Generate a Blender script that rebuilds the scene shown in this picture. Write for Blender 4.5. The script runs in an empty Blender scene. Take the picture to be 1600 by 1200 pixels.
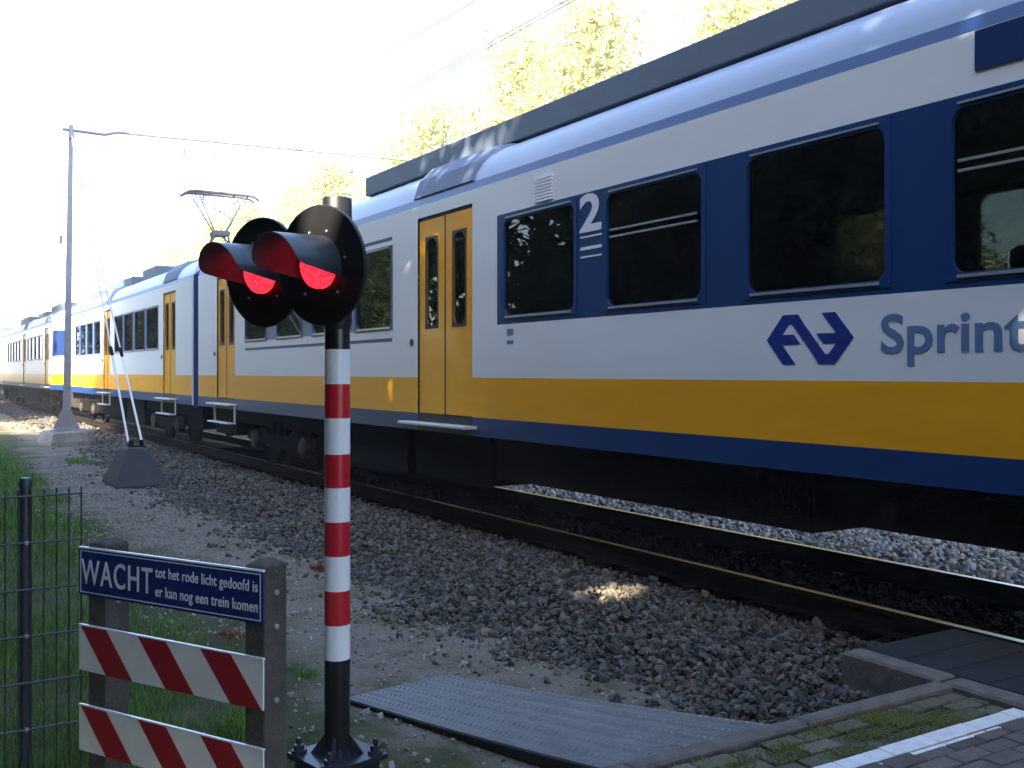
import bpy, math, random
import numpy as np
from mathutils import Vector, Matrix
random.seed(7); RNG = np.random.default_rng(7)
SC = bpy.context.scene; COL = SC.collection
PI = math.pi

# ------------------------------------------------------------------ camera, sky, sun, exposure
# X = across the track (to the right), Y = along the track (away), Z = up, 0 = top of the rails
TH = math.atan(965 / 1570)
cam_d = bpy.data.cameras.new('camera'); cam = bpy.data.objects.new('camera', cam_d); COL.objects.link(cam)
cam.location = (0, 0, 1.66); cam.rotation_euler = (PI / 2, 0, -TH)
cam_d.sensor_width = 36; cam_d.lens = 36 * 1570 / 1600; cam_d.shift_y = -18 / 1600
cam_d.clip_start = 0.05; cam_d.clip_end = 3000
SC.camera = cam
TOSUN = Vector((-0.80, -0.60, 0)).normalized(); ELEV = math.radians(33)
TOSUN = Vector((TOSUN.x * math.cos(ELEV), TOSUN.y * math.cos(ELEV), math.sin(ELEV)))
world = bpy.data.worlds.new('World'); SC.world = world; world.use_nodes = True
wn = world.node_tree.nodes; wl = world.node_tree.links
sky = wn.new('ShaderNodeTexSky'); sky.sky_type = 'NISHITA'; sky.sun_disc = False
sky.sun_elevation = ELEV; sky.sun_rotation = math.atan2(TOSUN.x, TOSUN.y)
sky.air_density = 0.85; sky.dust_density = 1.7; sky.ozone_density = 1.35
wl.new(sky.outputs[0], wn['Background'].inputs[0]); wn['Background'].inputs[1].default_value = 0.15
sun_d = bpy.data.lights.new('sun', 'SUN'); sun_d.energy = 5.0; sun_d.angle = math.radians(0.5)
sun_d.color = (1.0, 0.86, 0.66)
sun = bpy.data.objects.new('sun', sun_d); COL.objects.link(sun)
sun.rotation_euler = (-TOSUN).to_track_quat('-Z', 'Y').to_euler()
SC.view_settings.view_transform = 'Standard'; SC.view_settings.look = 'None'
SC.view_settings.exposure = 2.9; SC.view_settings.gamma = 1.0

# ------------------------------------------------------------------ materials
def mat(name, col, rough=0.6, metal=0.0, var=0.0, vscale=8.0, bump=0.0, bscale=60.0, col2=None, spec=0.5,
        island=0.0, stretch=None, coat=0.0):
    m = bpy.data.materials.new(name); m.use_nodes = True
    n, l = m.node_tree.nodes, m.node_tree.links
    b = n['Principled BSDF']
    b.inputs['Base Color'].default_value = (*col, 1); b.inputs['Roughness'].default_value = rough
    b.inputs['Metallic'].default_value = metal; b.inputs['Specular IOR Level'].default_value = spec
    b.inputs['Coat Weight'].default_value = coat; b.inputs['Coat Roughness'].default_value = 0.08
    tc = n.new('ShaderNodeTexCoord'); vec = tc.outputs['Object']
    if stretch:
        mp = n.new('ShaderNodeMapping'); mp.inputs['Scale'].default_value = stretch
        l.new(vec, mp.inputs[0]); vec = mp.outputs[0]
    if var or col2:
        t = n.new('ShaderNodeTexNoise'); t.inputs['Scale'].default_value = vscale
        t.inputs['Detail'].default_value = 6; t.inputs['Roughness'].default_value = 0.65
        l.new(vec, t.inputs['Vector'])
        r = n.new('ShaderNodeValToRGB'); r.color_ramp.elements[0].position = 0.33; r.color_ramp.elements[1].position = 0.67
        c2 = col2 if col2 else tuple(c * (1 - var) for c in col)
        r.color_ramp.elements[0].color = (*c2, 1); r.color_ramp.elements[1].color = (*col, 1)
        l.new(t.outputs['Fac'], r.inputs[0]); out = r.outputs[0]
    else:
        out = None
    if island:
        g = n.new('ShaderNodeNewGeometry')
        hs = n.new('ShaderNodeHueSaturation')
        mr = n.new('ShaderNodeMapRange'); mr.inputs[3].default_value = 1 - island; mr.inputs[4].default_value = 1 + island
        l.new(g.outputs['Random Per Island'], mr.inputs[0]); l.new(mr.outputs[0], hs.inputs['Value'])
        if name.endswith('ballast_stone'):
            w_ = n.new('ShaderNodeTexWhiteNoise'); w_.noise_dimensions = '1D'; l.new(g.outputs['Random Per Island'], w_.inputs['W'])
            cr = n.new('ShaderNodeValToRGB'); cr.color_ramp.elements[0].color = (.85, .95, 1.08, 1); cr.color_ramp.elements[1].color = (1.2, 1.0, .74, 1)
            mm = n.new('ShaderNodeMix'); mm.data_type = 'RGBA'; mm.blend_type = 'MULTIPLY'; mm.inputs[0].default_value = 1
            l.new(w_.outputs['Value'], cr.inputs[0]); l.new(out, mm.inputs[6]); l.new(cr.outputs[0], mm.inputs[7]); out = mm.outputs[2]
        if out: l.new(out, hs.inputs['Color'])
        else: hs.inputs['Color'].default_value = (*col, 1)
        out = hs.outputs[0]
    if out: l.new(out, b.inputs['Base Color'])
    if bump:
        t = n.new('ShaderNodeTexNoise'); t.inputs['Scale'].default_value = bscale; t.inputs['Detail'].default_value = 5
        l.new(vec, t.inputs['Vector'])
        bp = n.new('ShaderNodeBump'); bp.inputs['Strength'].default_value = bump; bp.inputs['Distance'].default_value = 0.01
        l.new(t.outputs['Fac'], bp.inputs['Height']); l.new(bp.outputs[0], b.inputs['Normal'])
    return m

def leaf_mat(name, col, trans, tmix=0.45, isl=0.45):
    m = bpy.data.materials.new(name); m.use_nodes = True
    n, l = m.node_tree.nodes, m.node_tree.links; n.clear()
    o = n.new('ShaderNodeOutputMaterial'); d = n.new('ShaderNodeBsdfDiffuse'); t = n.new('ShaderNodeBsdfTranslucent')
    mx = n.new('ShaderNodeMixShader'); mx.inputs[0].default_value = tmix
    g = n.new('ShaderNodeNewGeometry')
    mr = n.new('ShaderNodeMapRange'); mr.inputs[3].default_value = 1 - isl; mr.inputs[4].default_value = 1 + isl
    l.new(g.outputs['Random Per Island'], mr.inputs[0])
    for sh, c in ((d, col), (t, trans)):
        hs = n.new('ShaderNodeHueSaturation'); hs.inputs['Color'].default_value = (*c, 1)
        l.new(mr.outputs[0], hs.inputs['Value']); l.new(hs.outputs[0], sh.inputs[0])
    l.new(d.outputs[0], mx.inputs[1]); l.new(t.outputs[0], mx.inputs[2]); l.new(mx.outputs[0], o.inputs[0])
    return m

def glass_mat(name, tint, ior=1.52):
    m = bpy.data.materials.new(name); m.use_nodes = True
    n, l = m.node_tree.nodes, m.node_tree.links; n.clear()
    o = n.new('ShaderNodeOutputMaterial'); t = n.new('ShaderNodeBsdfTransparent'); g = n.new('ShaderNodeBsdfGlossy')
    t.inputs[0].default_value = (*tint, 1); g.inputs['Roughness'].default_value = 0.015
    f = n.new('ShaderNodeFresnel'); f.inputs[0].default_value = ior
    mx = n.new('ShaderNodeMixShader'); l.new(f.outputs[0], mx.inputs[0])
    l.new(t.outputs[0], mx.inputs[1]); l.new(g.outputs[0], mx.inputs[2]); l.new(mx.outputs[0], o.inputs[0])
    return m

def emit_mat(name, col, strength):
    m = mat(name, (col[0] * .4, col[1] * .4, col[2] * .4), 0.25)
    b = m.node_tree.nodes['Principled BSDF']
    n, l = m.node_tree.nodes, m.node_tree.links
    v = n.new('ShaderNodeTexVoronoi'); v.inputs['Scale'].default_value = 70
    r = n.new('ShaderNodeMapRange'); r.inputs[1].default_value = 0; r.inputs[2].default_value = 0.7
    r.inputs[3].default_value = strength * 1.35; r.inputs[4].default_value = strength * 0.45
    tc = n.new('ShaderNodeTexCoord'); l.new(tc.outputs['Object'], v.inputs['Vector'])
    l.new(v.outputs['Distance'], r.inputs[0]); l.new(r.outputs[0], b.inputs['Emission Strength'])
    b.inputs['Emission Color'].default_value = (*col, 1)
    return m

M = {}
M['t_white'] = mat('train_white_paint', (0.66, 0.71, 0.76), 0.33, bump=0.12, bscale=2.2, var=0.06, vscale=1.2, coat=0.25, stretch=(1, .5, 2.5))
M['t_yellow'] = mat('train_yellow_paint', (0.78, 0.36, 0.005), 0.33, bump=0.12, bscale=2.2, var=0.10, vscale=1.5, coat=0.25, stretch=(1, .5, 2))
M['t_blue'] = mat('train_blue_paint', (0.004, 0.033, 0.14), 0.36, var=0.12, vscale=1.5, coat=0.05)
M['t_blue_dark'] = mat('train_dark_blue_trim', (0.010, 0.03, 0.12), 0.3)
M['t_pillar'] = mat('train_grey_blue_pillar', (0.09, 0.14, 0.24), 0.35)
M['roof'] = mat('train_roof_paint', (0.27, 0.34, 0.47), 0.30, var=0.18, vscale=1.2, stretch=(1, .3, 1))
M['roof_panel'] = mat('train_roof_panel', (0.12, 0.16, 0.25), 0.75, var=0.15, vscale=2)
M['housing'] = mat('roof_housing_paint', (0.085, 0.115, 0.16), 0.5, var=0.2, vscale=1.5)
M['under'] = mat('underfloor_grime', (0.006, 0.0058, 0.0056), 0.85, var=0.4, vscale=4, bump=0.3, spec=0.12)
M['under_lt'] = mat('underfloor_brown_dust', (0.035, 0.027, 0.022), 0.8, var=0.4, vscale=5)
M['rubber'] = mat('black_rubber', (0.012, 0.012, 0.014), 0.45)
M['step'] = mat('step_metal', (0.62, 0.62, 0.64), 0.35, metal=0.5)
M['alu'] = mat('aluminium_trim', (0.6, 0.62, 0.66), 0.3, metal=0.7)
M['glass'] = glass_mat('tinted_train_glass', (0.34, 0.36, 0.34))
M['inside'] = mat('interior_lining', (0.20, 0.19, 0.18), 0.6)
M['floor_in'] = mat('interior_floor', (0.05, 0.05, 0.055), 0.6)
M['seat'] = mat('seat_cloth', (0.03, 0.035, 0.07), 0.8, var=0.3, vscale=30)
M['orange'] = mat('interior_orange_panel', (0.75, 0.28, 0.03), 0.5)
M['redp'] = mat('interior_red_panel', (0.35, 0.06, 0.03), 0.5)
M['logo'] = mat('logo_blue', (0.012, 0.03, 0.22), 0.35)
M['logo_grey'] = mat('lettering_blue_grey', (0.10, 0.17, 0.33), 0.4)
M['tr_white'] = mat('lettering_white', (0.62, 0.67, 0.75), 0.4)
M['rail_rust'] = mat('rail_rust', (0.016, 0.011, 0.009), 0.9, var=0.4, vscale=9, bump=0.3, spec=0.1)
M['rail_top'] = mat('polished_rail_head', (0.17, 0.17, 0.18), 0.38, metal=1.0)
M['sleeper'] = mat('sleeper_wood', (0.010, 0.009, 0.008), 0.95, spec=0.05, var=0.4, vscale=9, bump=0.5)
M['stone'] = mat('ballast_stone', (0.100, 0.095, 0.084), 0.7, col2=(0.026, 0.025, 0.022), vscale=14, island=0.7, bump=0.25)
M['stone_lit'] = mat('lit_toned_ballast_stone', (0.26, 0.245, 0.23), 0.85, col2=(0.14, 0.13, 0.122), vscale=14, island=0.5)  # ballast copy coloured paler to stand in for skylight beyond the train
M['stone_shade'] = mat('shade_toned_stone', (0.012, 0.011, 0.010), 0.95, spec=0.05, island=0.5)  # ballast copy with the train's shade put into its near-black colour
M['pebble'] = mat('pebble', (0.22, 0.21, 0.19), 0.8, island=0.6)
M['grass'] = leaf_mat('grass_blade', (0.11, 0.20, 0.045), (0.15, 0.27, 0.05), 0.3, 0.5)
M['drygrass'] = leaf_mat('dry_grass_blade', (0.15, 0.13, 0.05), (0.16, 0.13, 0.04), 0.3, 0.4)
M['redweed'] = leaf_mat('red_weed', (0.18, 0.055, 0.02), (0.2, 0.06, 0.02), 0.3, 0.4)
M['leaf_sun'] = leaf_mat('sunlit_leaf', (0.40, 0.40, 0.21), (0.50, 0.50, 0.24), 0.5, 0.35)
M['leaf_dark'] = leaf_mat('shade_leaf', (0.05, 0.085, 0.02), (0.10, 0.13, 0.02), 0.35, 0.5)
M['bark'] = mat('bark', (0.10, 0.08, 0.06), 0.9, var=0.5, vscale=6, bump=0.8, bscale=20, stretch=(1, 1, .3))
M['p_white'] = mat('post_white_enamel', (0.80, 0.82, 0.84), 0.3, var=0.05, vscale=6)
M['p_red'] = mat('post_red_enamel', (0.50, 0.012, 0.025), 0.28, var=0.08, vscale=5)
M['p_black'] = mat('post_black_paint', (0.012, 0.012, 0.014), 0.28, var=0.3, vscale=5)
M['lampblack'] = mat('signal_black', (0.009, 0.010, 0.012), 0.42, var=0.3, vscale=6)
M['visor'] = mat('visor_grey_black', (0.040, 0.052, 0.068), 0.38, var=0.4, vscale=12, bump=0.1)
M['basep'] = mat('base_plate_paint', (0.018, 0.022, 0.035), 0.3, var=0.3, vscale=20)
M['redlens'] = emit_mat('lit_red_lens', (1.0, 0.025, 0.05), 0.36)
M['signblue'] = mat('sign_blue', (0.008, 0.024, 0.18), 0.4, var=0.15, vscale=6)
M['signtext'] = mat('sign_letter_grey', (0.78, 0.82, 0.85), 0.5)
M['b_white'] = mat('board_white', (0.82, 0.82, 0.80), 0.5, var=0.12, vscale=7)
M['b_red'] = mat('board_red', (0.36, 0.012, 0.022), 0.45, var=0.15, vscale=7)
M['b_edge'] = mat('board_edge', (0.85, 0.87, 0.92), 0.35)
M['postconc'] = mat('post_concrete', (0.09, 0.082, 0.068), 0.95, col2=(0.05, 0.046, 0.038), vscale=7, bump=0.6, bscale=90)
M['fence'] = mat('fence_coating', (0.032, 0.045, 0.052), 0.4, var=0.2, vscale=30)
M['conc'] = mat('concrete', (0.27, 0.25, 0.22), 0.95, col2=(0.15, 0.14, 0.125), vscale=5, bump=0.6, bscale=40)
M['curb'] = mat('curb_concrete', (0.13, 0.12, 0.11), 0.9, col2=(0.07, 0.065, 0.06), vscale=9, bump=0.5)
M['anchor'] = mat('anchor_dark_concrete', (0.03, 0.031, 0.036), 0.75, var=0.35, vscale=5, bump=0.4, bscale=30)
M['galv'] = mat('galvanised_steel', (0.30, 0.29, 0.31), 0.55, metal=0.2, var=0.25, vscale=4)
M['galv_lt'] = mat('pale_galvanised_steel', (0.62, 0.60, 0.62), 0.5, var=0.15, vscale=5)
M['wire'] = mat('overhead_copper', (0.12, 0.10, 0.09), 0.5, metal=0.3)
M['staywhite'] = mat('stay_sleeve', (0.72, 0.70, 0.66), 0.45)
M['plate'] = mat('tread_plate_steel', (0.185, 0.195, 0.20), 0.42, metal=0.3, var=0.25, vscale=5)
M['panel'] = mat('crossing_panel_rubber', (0.022, 0.024, 0.032), 0.95, var=0.3, vscale=6, bump=0.3, spec=0.12)
M['brick'] = mat('paving_brick', (0.115, 0.10, 0.092), 0.9, col2=(0.07, 0.062, 0.06), vscale=11, island=0.3, bump=0.6, bscale=70)
M['brickmoss'] = mat('mossy_brick', (0.12, 0.11, 0.095), 0.95, col2=(0.075, 0.08, 0.03), vscale=7, island=0.3, bump=0.9, bscale=60)
M['line'] = mat('white_line_paint', (0.70, 0.72, 0.74), 0.6, col2=(0.55, 0.57, 0.59), vscale=14, bump=0.4)
M['moss'] = mat('moss_clump', (0.085, 0.10, 0.02), 0.95, island=0.4)
M['soil'] = mat('joint_soil', (0.06, 0.055, 0.045), 0.95, var=0.4, vscale=9)
M['pant'] = mat('pantograph_steel', (0.10, 0.09, 0.10), 0.5, metal=0.2)

# ground: sand-gravel walkway, soil under the grass, dark grit under the ballast, by place
def ground_mat():
    m = bpy.data.materials.new('ground_mix'); m.use_nodes = True
    n, l = m.node_tree.nodes, m.node_tree.links; b = n['Principled BSDF']; b.inputs['Roughness'].default_value = 0.95
    b.inputs['Specular IOR Level'].default_value = 0.15
    tc = n.new('ShaderNodeTexCoord'); sep = n.new('ShaderNodeSeparateXYZ'); l.new(tc.outputs['Object'], sep.inputs[0])
    nz = n.new('ShaderNodeTexNoise'); nz.inputs['Scale'].default_value = 1.4; nz.inputs['Detail'].default_value = 8
    l.new(tc.outputs['Object'], nz.inputs['Vector'])
    add = n.new('ShaderNodeMath'); add.operation = 'MULTIPLY_ADD'; add.inputs[1].default_value = 1.7
    far_ = n.new('ShaderNodeMapRange'); far_.inputs[1].default_value = 19; far_.inputs[2].default_value = 28; far_.inputs[4].default_value = .85
    l.new(sep.outputs['Y'], far_.inputs[0]); xs_ = n.new('ShaderNodeMath'); xs_.operation = 'SUBTRACT'
    l.new(sep.outputs['X'], xs_.inputs[0]); l.new(far_.outputs[0], xs_.inputs[1])
    l.new(nz.outputs['Fac'], add.inputs[0]); l.new(xs_.outputs[0], add.inputs[2])      # X + 1.7*noise (mean .85)
    def noise_col(scale, a, c, lo=.35, hi=.65):
        t = n.new('ShaderNodeTexNoise'); t.inputs['Scale'].default_value = scale; t.inputs['Detail'].default_value = 8
        t.inputs['Roughness'].default_value = .7
        l.new(tc.outputs['Object'], t.inputs['Vector']); r = n.new('ShaderNodeValToRGB')
        r.color_ramp.elements[0].position = lo; r.color_ramp.elements[1].position = hi
        r.color_ramp.elements[0].color = (*a, 1); r.color_ramp.elements[1].color = (*c, 1)
        l.new(t.outputs['Fac'], r.inputs[0]); return r.outputs[0]
    soil = noise_col(5, (0.035, 0.05, 0.018), (0.075, 0.075, 0.035))
    sand_a = noise_col(60, (0.10, 0.088, 0.070), (0.235, 0.21, 0.172))
    sand_b = noise_col(22, (0.07, 0.065, 0.032), (0.14, 0.115, 0.072))
    pm = noise_col(1.8, (0, 0, 0), (1, 1, 1), .48, .62)
    sand = n.new('ShaderNodeMix'); sand.data_type = 'RGBA'
    l.new(pm, sand.inputs[0]); l.new(sand_a, sand.inputs[6]); l.new(sand_b, sand.inputs[7])
    grit = noise_col(25, (0.05, 0.05, 0.05), (0.10, 0.10, 0.10))
    def step(a, c):
        r = n.new('ShaderNodeMapRange'); r.inputs[1].default_value = a; r.inputs[2].default_value = c
        l.new(add.outputs[0], r.inputs[0]); return r.outputs[0]
    m1 = n.new('ShaderNodeMix'); m1.data_type = 'RGBA'
    l.new(step(2.75, 3.05), m1.inputs[0]); l.new(soil, m1.inputs[6]); l.new(sand.outputs[2], m1.inputs[7])
    m2 = n.new('ShaderNodeMix'); m2.data_type = 'RGBA'
    l.new(step(4.2, 4.6), m2.inputs[0]); l.new(m1.outputs[2], m2.inputs[6]); l.new(grit, m2.inputs[7])
    m3 = n.new('ShaderNodeMix'); m3.data_type = 'RGBA'
    l.new(step(14.5, 15.5), m3.inputs[0]); l.new(m2.outputs[2], m3.inputs[6]); l.new(soil, m3.inputs[7])
    l.new(m3.outputs[2], b.inputs['Base Color'])
    t = n.new('ShaderNodeTexNoise'); t.inputs['Scale'].default_value = 70; t.inputs['Detail'].default_value = 6
    l.new(tc.outputs['Object'], t.inputs['Vector'])
    bp = n.new('ShaderNodeBump'); bp.inputs['Strength'].default_value = 0.9; bp.inputs['Distance'].default_value = 0.015
    l.new(t.outputs['Fac'], bp.inputs['Height']); l.new(bp.outputs[0], b.inputs['Normal'])
    return m
M['ground'] = ground_mat()

# ------------------------------------------------------------------ mesh and object helpers
class MB:
    def __init__(s): s.v = []; s.f = []; s.m = []
    def face(s, pts, mi=0):
        i = len(s.v); s.v += [tuple(p) for p in pts]; s.f.append(tuple(range(i, i + len(pts)))); s.m.append(mi)
    def box(s, x0, x1, y0, y1, z0, z1, mi=0):
        i = len(s.v)
        s.v += [(x0, y0, z0), (x1, y0, z0), (x1, y1, z0), (x0, y1, z0), (x0, y0, z1), (x1, y0, z1), (x1, y1, z1), (x0, y1, z1)]
        for q in ((0, 3, 2, 1), (4, 5, 6, 7), (0, 1, 5, 4), (1, 2, 6, 5), (2, 3, 7, 6), (3, 0, 4, 7)):
            s.f.append(tuple(i + k for k in q)); s.m.append(mi)
    def bevbox(s, x0, x1, y0, y1, z0, z1, b=0.01, mi=0):           # box with chamfered top edges and corners
        lo = [(x0, y0), (x1, y0), (x1, y1), (x0, y1)]
        hi = [(x0 + b, y0 + b), (x1 - b, y0 + b), (x1 - b, y1 - b), (x0 + b, y1 - b)]
        i = len(s.v)
        s.v += [(*p, z0) for p in lo] + [(*p, z1 - b) for p in lo] + [(*p, z1) for p in hi]
        s.f.append((i + 3, i + 2, i + 1, i)); s.f.append((i + 8, i + 9, i + 10, i + 11)); s.m += [mi, mi]
        for L in (0, 4):
            for k in range(4):
                s.f.append((i + L + k, i + L + (k + 1) % 4, i + L + 4 + (k + 1) % 4, i + L + 4 + k)); s.m.append(mi)
    def tube(s, pts, rad, n=8, mi=0, caps=True):
        pts = [Vector(p) for p in pts]
        if not hasattr(rad, '__len__'): rad = [rad] * len(pts)
        base = len(s.v); ref = None
        for k, p in enumerate(pts):
            d = (pts[min(k + 1, len(pts) - 1)] - pts[max(k - 1, 0)]).normalized()
            a = d.orthogonal().normalized() if ref is None else (ref - d * ref.dot(d)).normalized()
            ref = a; b = d.cross(a)
            for q in range(n):
                t = 2 * PI * q / n
                s.v.append(tuple(p + (a * math.cos(t) + b * math.sin(t)) * rad[k]))
        for k in range(len(pts) - 1):
            for q in range(n):
                r0 = base + k * n; r1 = r0 + n
                s.f.append((r0 + q, r0 + (q + 1) % n, r1 + (q + 1) % n, r1 + q)); s.m.append(mi)
        if caps:
            s.f.append(tuple(base + q for q in reversed(range(n)))); s.m.append(mi)
            e = base + (len(pts) - 1) * n; s.f.append(tuple(e + q for q in range(n))); s.m.append(mi)
    def lathe(s, org, axis, prof, n=32, mi=0):                     # prof = [(distance along axis, radius)]
        axis = Vector(axis).normalized(); a = axis.orthogonal().normalized(); b = axis.cross(a); org = Vector(org)
        base = len(s.v)
        for h, r in prof:
            for q in range(n):
                t = 2 * PI * q / n; s.v.append(tuple(org + axis * h + (a * math.cos(t) + b * math.sin(t)) * r))
        for k in range(len(prof) - 1):
            for q in range(n):
                r0 = base + k * n; r1 = r0 + n
                s.f.append((r0 + q, r0 + (q + 1) % n, r1 + (q + 1) % n, r1 + q)); s.m.append(mi)
        s.f.append(tuple(base + q for q in reversed(range(n)))); s.m.append(mi)
        e = base + (len(prof) - 1) * n; s.f.append(tuple(e + q for q in range(n))); s.m.append(mi)
    def loft(s, rings, closed=True, mi=0, caps=True, mfun=None):
        base = len(s.v); n = len(rings[0])
        for r in rings: s.v += [tuple(p) for p in r]
        for k in range(len(rings) - 1):
            for q in range(n if closed else n - 1):
                r0 = base + k * n; r1 = r0 + n
                s.f.append((r0 + q, r0 + (q + 1) % n, r1 + (q + 1) % n, r1 + q)); s.m.append(mfun(q) if mfun else mi)
        if caps and closed:
            s.f.append(tuple(base + q for q in reversed(range(n)))); s.m.append(mi)
            e = base + (len(rings) - 1) * n; s.f.append(tuple(e + q for q in range(n))); s.m.append(mi)
    def build(s, name, mats, parent=None, org=(0, 0, 0), smooth=False, bevel=0.0):
        me = bpy.data.meshes.new(name)
        v = [(p[0] - org[0], p[1] - org[1], p[2] - org[2]) for p in s.v]
        me.from_pydata(v, [], s.f)
        for mm in (mats if isinstance(mats, (list, tuple)) else [mats]): me.materials.append(mm)
        me.polygons.foreach_set('material_index', s.m)
        if smooth: me.polygons.foreach_set('use_smooth', [True] * len(me.polygons))
        me.update()
        if smooth: me.set_sharp_from_angle(angle=math.radians(smooth if smooth > 1 else 40))
        o = bpy.data.objects.new(name, me); COL.objects.link(o)
        if parent: o.parent = parent
        if bevel:
            bv = o.modifiers.new('bevel', 'BEVEL'); bv.width = bevel; bv.segments = 2; bv.limit_method = 'ANGLE'
        return o

def npmesh(name, verts, faces_tri=None, faces_quad=None, mats=None, parent=None, smooth=False):
    me = bpy.data.meshes.new(name); fl = []; starts = []; tot = []
    if faces_tri is not None and len(faces_tri): fl.append(faces_tri.ravel()); tot.append(np.full(len(faces_tri), 3))
    if faces_quad is not None and len(faces_quad): fl.append(faces_quad.ravel()); tot.append(np.full(len(faces_quad), 4))
    loops = np.concatenate(fl).astype(np.int32); tot = np.concatenate(tot).astype(np.int32)
    st = np.concatenate(([0], np.cumsum(tot)[:-1])).astype(np.int32)
    me.vertices.add(len(verts)); me.vertices.foreach_set('co', np.ascontiguousarray(verts, dtype=np.float32).ravel())
    me.loops.add(len(loops)); me.loops.foreach_set('vertex_index', loops)
    me.polygons.add(len(tot)); me.polygons.foreach_set('loop_start', st); me.polygons.foreach_set('loop_total', tot)
    me.polygons.foreach_set('use_smooth', np.full(len(tot), bool(smooth)))
    for m_ in (mats or []): me.materials.append(m_)
    me.update(calc_edges=True); me.validate()
    o = bpy.data.objects.new(name, me); COL.objects.link(o)
    if parent: o.parent = parent
    return o

def tag(o, label=None, cat=None, group=None, kind=None):
    if label: o['label'] = label
    if cat: o['category'] = cat
    if group: o['group'] = group
    if kind: o['kind'] = kind
    return o
def thing(name, label, cat, loc=(0, 0, 0), group=None, rz=0):
    o = bpy.data.objects.new(name, None); COL.objects.link(o); o.location = loc; o.rotation_euler = (0, 0, rz)
    o.empty_display_size = 0.2
    return tag(o, label, cat, group)
def copy_tree(o, parent=None):
    c = o.copy(); COL.objects.link(c)
    if parent: c.parent = parent
    for ch in list(o.children): copy_tree(ch, c)
    return c
def text_mesh(body, size, M4, name, material, parent=None, align='LEFT', width=None, offset=0.0, spacing=1.0, depth=0.0015):
    cu = bpy.data.curves.new('txt', 'FONT'); cu.body = body; cu.size = size; cu.align_x = align
    cu.offset = offset; cu.space_character = spacing; cu.extrude = depth; cu.resolution_u = 4
    to = bpy.data.objects.new('txt', cu); COL.objects.link(to)
    dg = bpy.context.evaluated_depsgraph_get(); me = bpy.data.meshes.new_from_object(to.evaluated_get(dg))
    bpy.data.objects.remove(to); bpy.data.curves.remove(cu)
    if width:
        xs = [v.co.x for v in me.vertices]; k = width / (max(xs) - min(xs)); x0 = min(xs)
        for v in me.vertices: v.co.x = (v.co.x - x0) * k
    me.transform(M4); me.name = name; me.materials.clear(); me.materials.append(material)
    o = bpy.data.objects.new(name, me); COL.objects.link(o)
    if parent: o.parent = parent
    return o
def frame4(org, ex, ey, ez):
    m = Matrix.Identity(4)
    for i, e in enumerate((ex, ey, ez, org)):
        for j in range(3): m[j][i] = e[j]
    return m

# ------------------------------------------------------------------ ground and ballast bed
def gz(x, y):
    x = np.asarray(x, float); y = np.asarray(y, float)
    xs = [-600, -3, 1.5, 3.2, 3.9, 5.2, 5.55, 8.2, 8.9, 9.6, 13.5, 15.5, 30, 600]
    zs = [-0.05, -0.05, -0.08, -0.13, -0.15, -0.19, -0.24, -0.24, -0.2, -0.21, -0.22, -0.5, -0.6, -0.6]
    z = np.interp(x, xs, zs)
    w = np.clip((60 - np.abs(y)) / 40, 0.15, 1)
    z = z + w * (0.018 * np.sin(x * 2.3 + 1.1 * np.sin(y * .9)) * np.cos(y * 1.3 + .4) + 0.009 * np.sin(5.1 * x + 2.2 * y) * np.sin(3.7 * y - x))
    return z
gx = np.unique(np.concatenate([np.linspace(-300, -6, 10), np.arange(-6, 0, .8), np.arange(0, 6.4, .12), np.arange(6.4, 16, .5), np.linspace(16, 300, 12)]))
gy = np.unique(np.concatenate([np.linspace(-90, -6, 8), np.arange(-6, 2, .8), np.arange(2, 12, .14), np.arange(12, 40, .5), np.arange(40, 120, 3), np.linspace(120, 690, 12)]))
XX, YY = np.meshgrid(gx, gy); ZZ = gz(XX, YY)
nx, ny = len(gx), len(gy); ii = np.arange(nx * ny).reshape(ny, nx)
quads = np.stack([ii[:-1, :-1], ii[:-1, 1:], ii[1:, 1:], ii[1:, :-1]], -1).reshape(-1, 4)
gnd = npmesh('ground', np.stack([XX, YY, ZZ], -1).reshape(-1, 3), None, quads, [M['ground']], smooth=True)
tag(gnd, kind='structure')

def icosa():
    p = (1 + 5 ** .5) / 2
    v = np.array([(-1, p, 0), (1, p, 0), (-1, -p, 0), (1, -p, 0), (0, -1, p), (0, 1, p), (0, -1, -p), (0, 1, -p), (p, 0, -1), (p, 0, 1), (-p, 0, -1), (-p, 0, 1)], float)
    v /= np.linalg.norm(v[0])
    f = np.array([(0, 11, 5), (0, 5, 1), (0, 1, 7), (0, 7, 10), (0, 10, 11), (1, 5, 9), (5, 11, 4), (11, 10, 2), (10, 7, 6), (7, 1, 8), (3, 9, 4), (3, 4, 2), (3, 2, 6), (3, 6, 8), (3, 8, 9), (4, 9, 5), (2, 4, 11), (6, 2, 10), (8, 6, 7), (9, 8, 1)])
    return v, f
def rand_rot(n):
    q = RNG.normal(size=(n, 4)); q /= np.linalg.norm(q, axis=1)[:, None]
    w, x, y, z = q.T
    return np.stack([np.stack([1 - 2 * (y * y + z * z), 2 * (x * y - z * w), 2 * (x * z + y * w)], -1),
                     np.stack([2 * (x * y + z * w), 1 - 2 * (x * x + z * z), 2 * (y * z - x * w)], -1),
                     np.stack([2 * (x * z - y * w), 2 * (y * z + x * w), 1 - 2 * (x * x + y * y)], -1)], 1)
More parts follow.
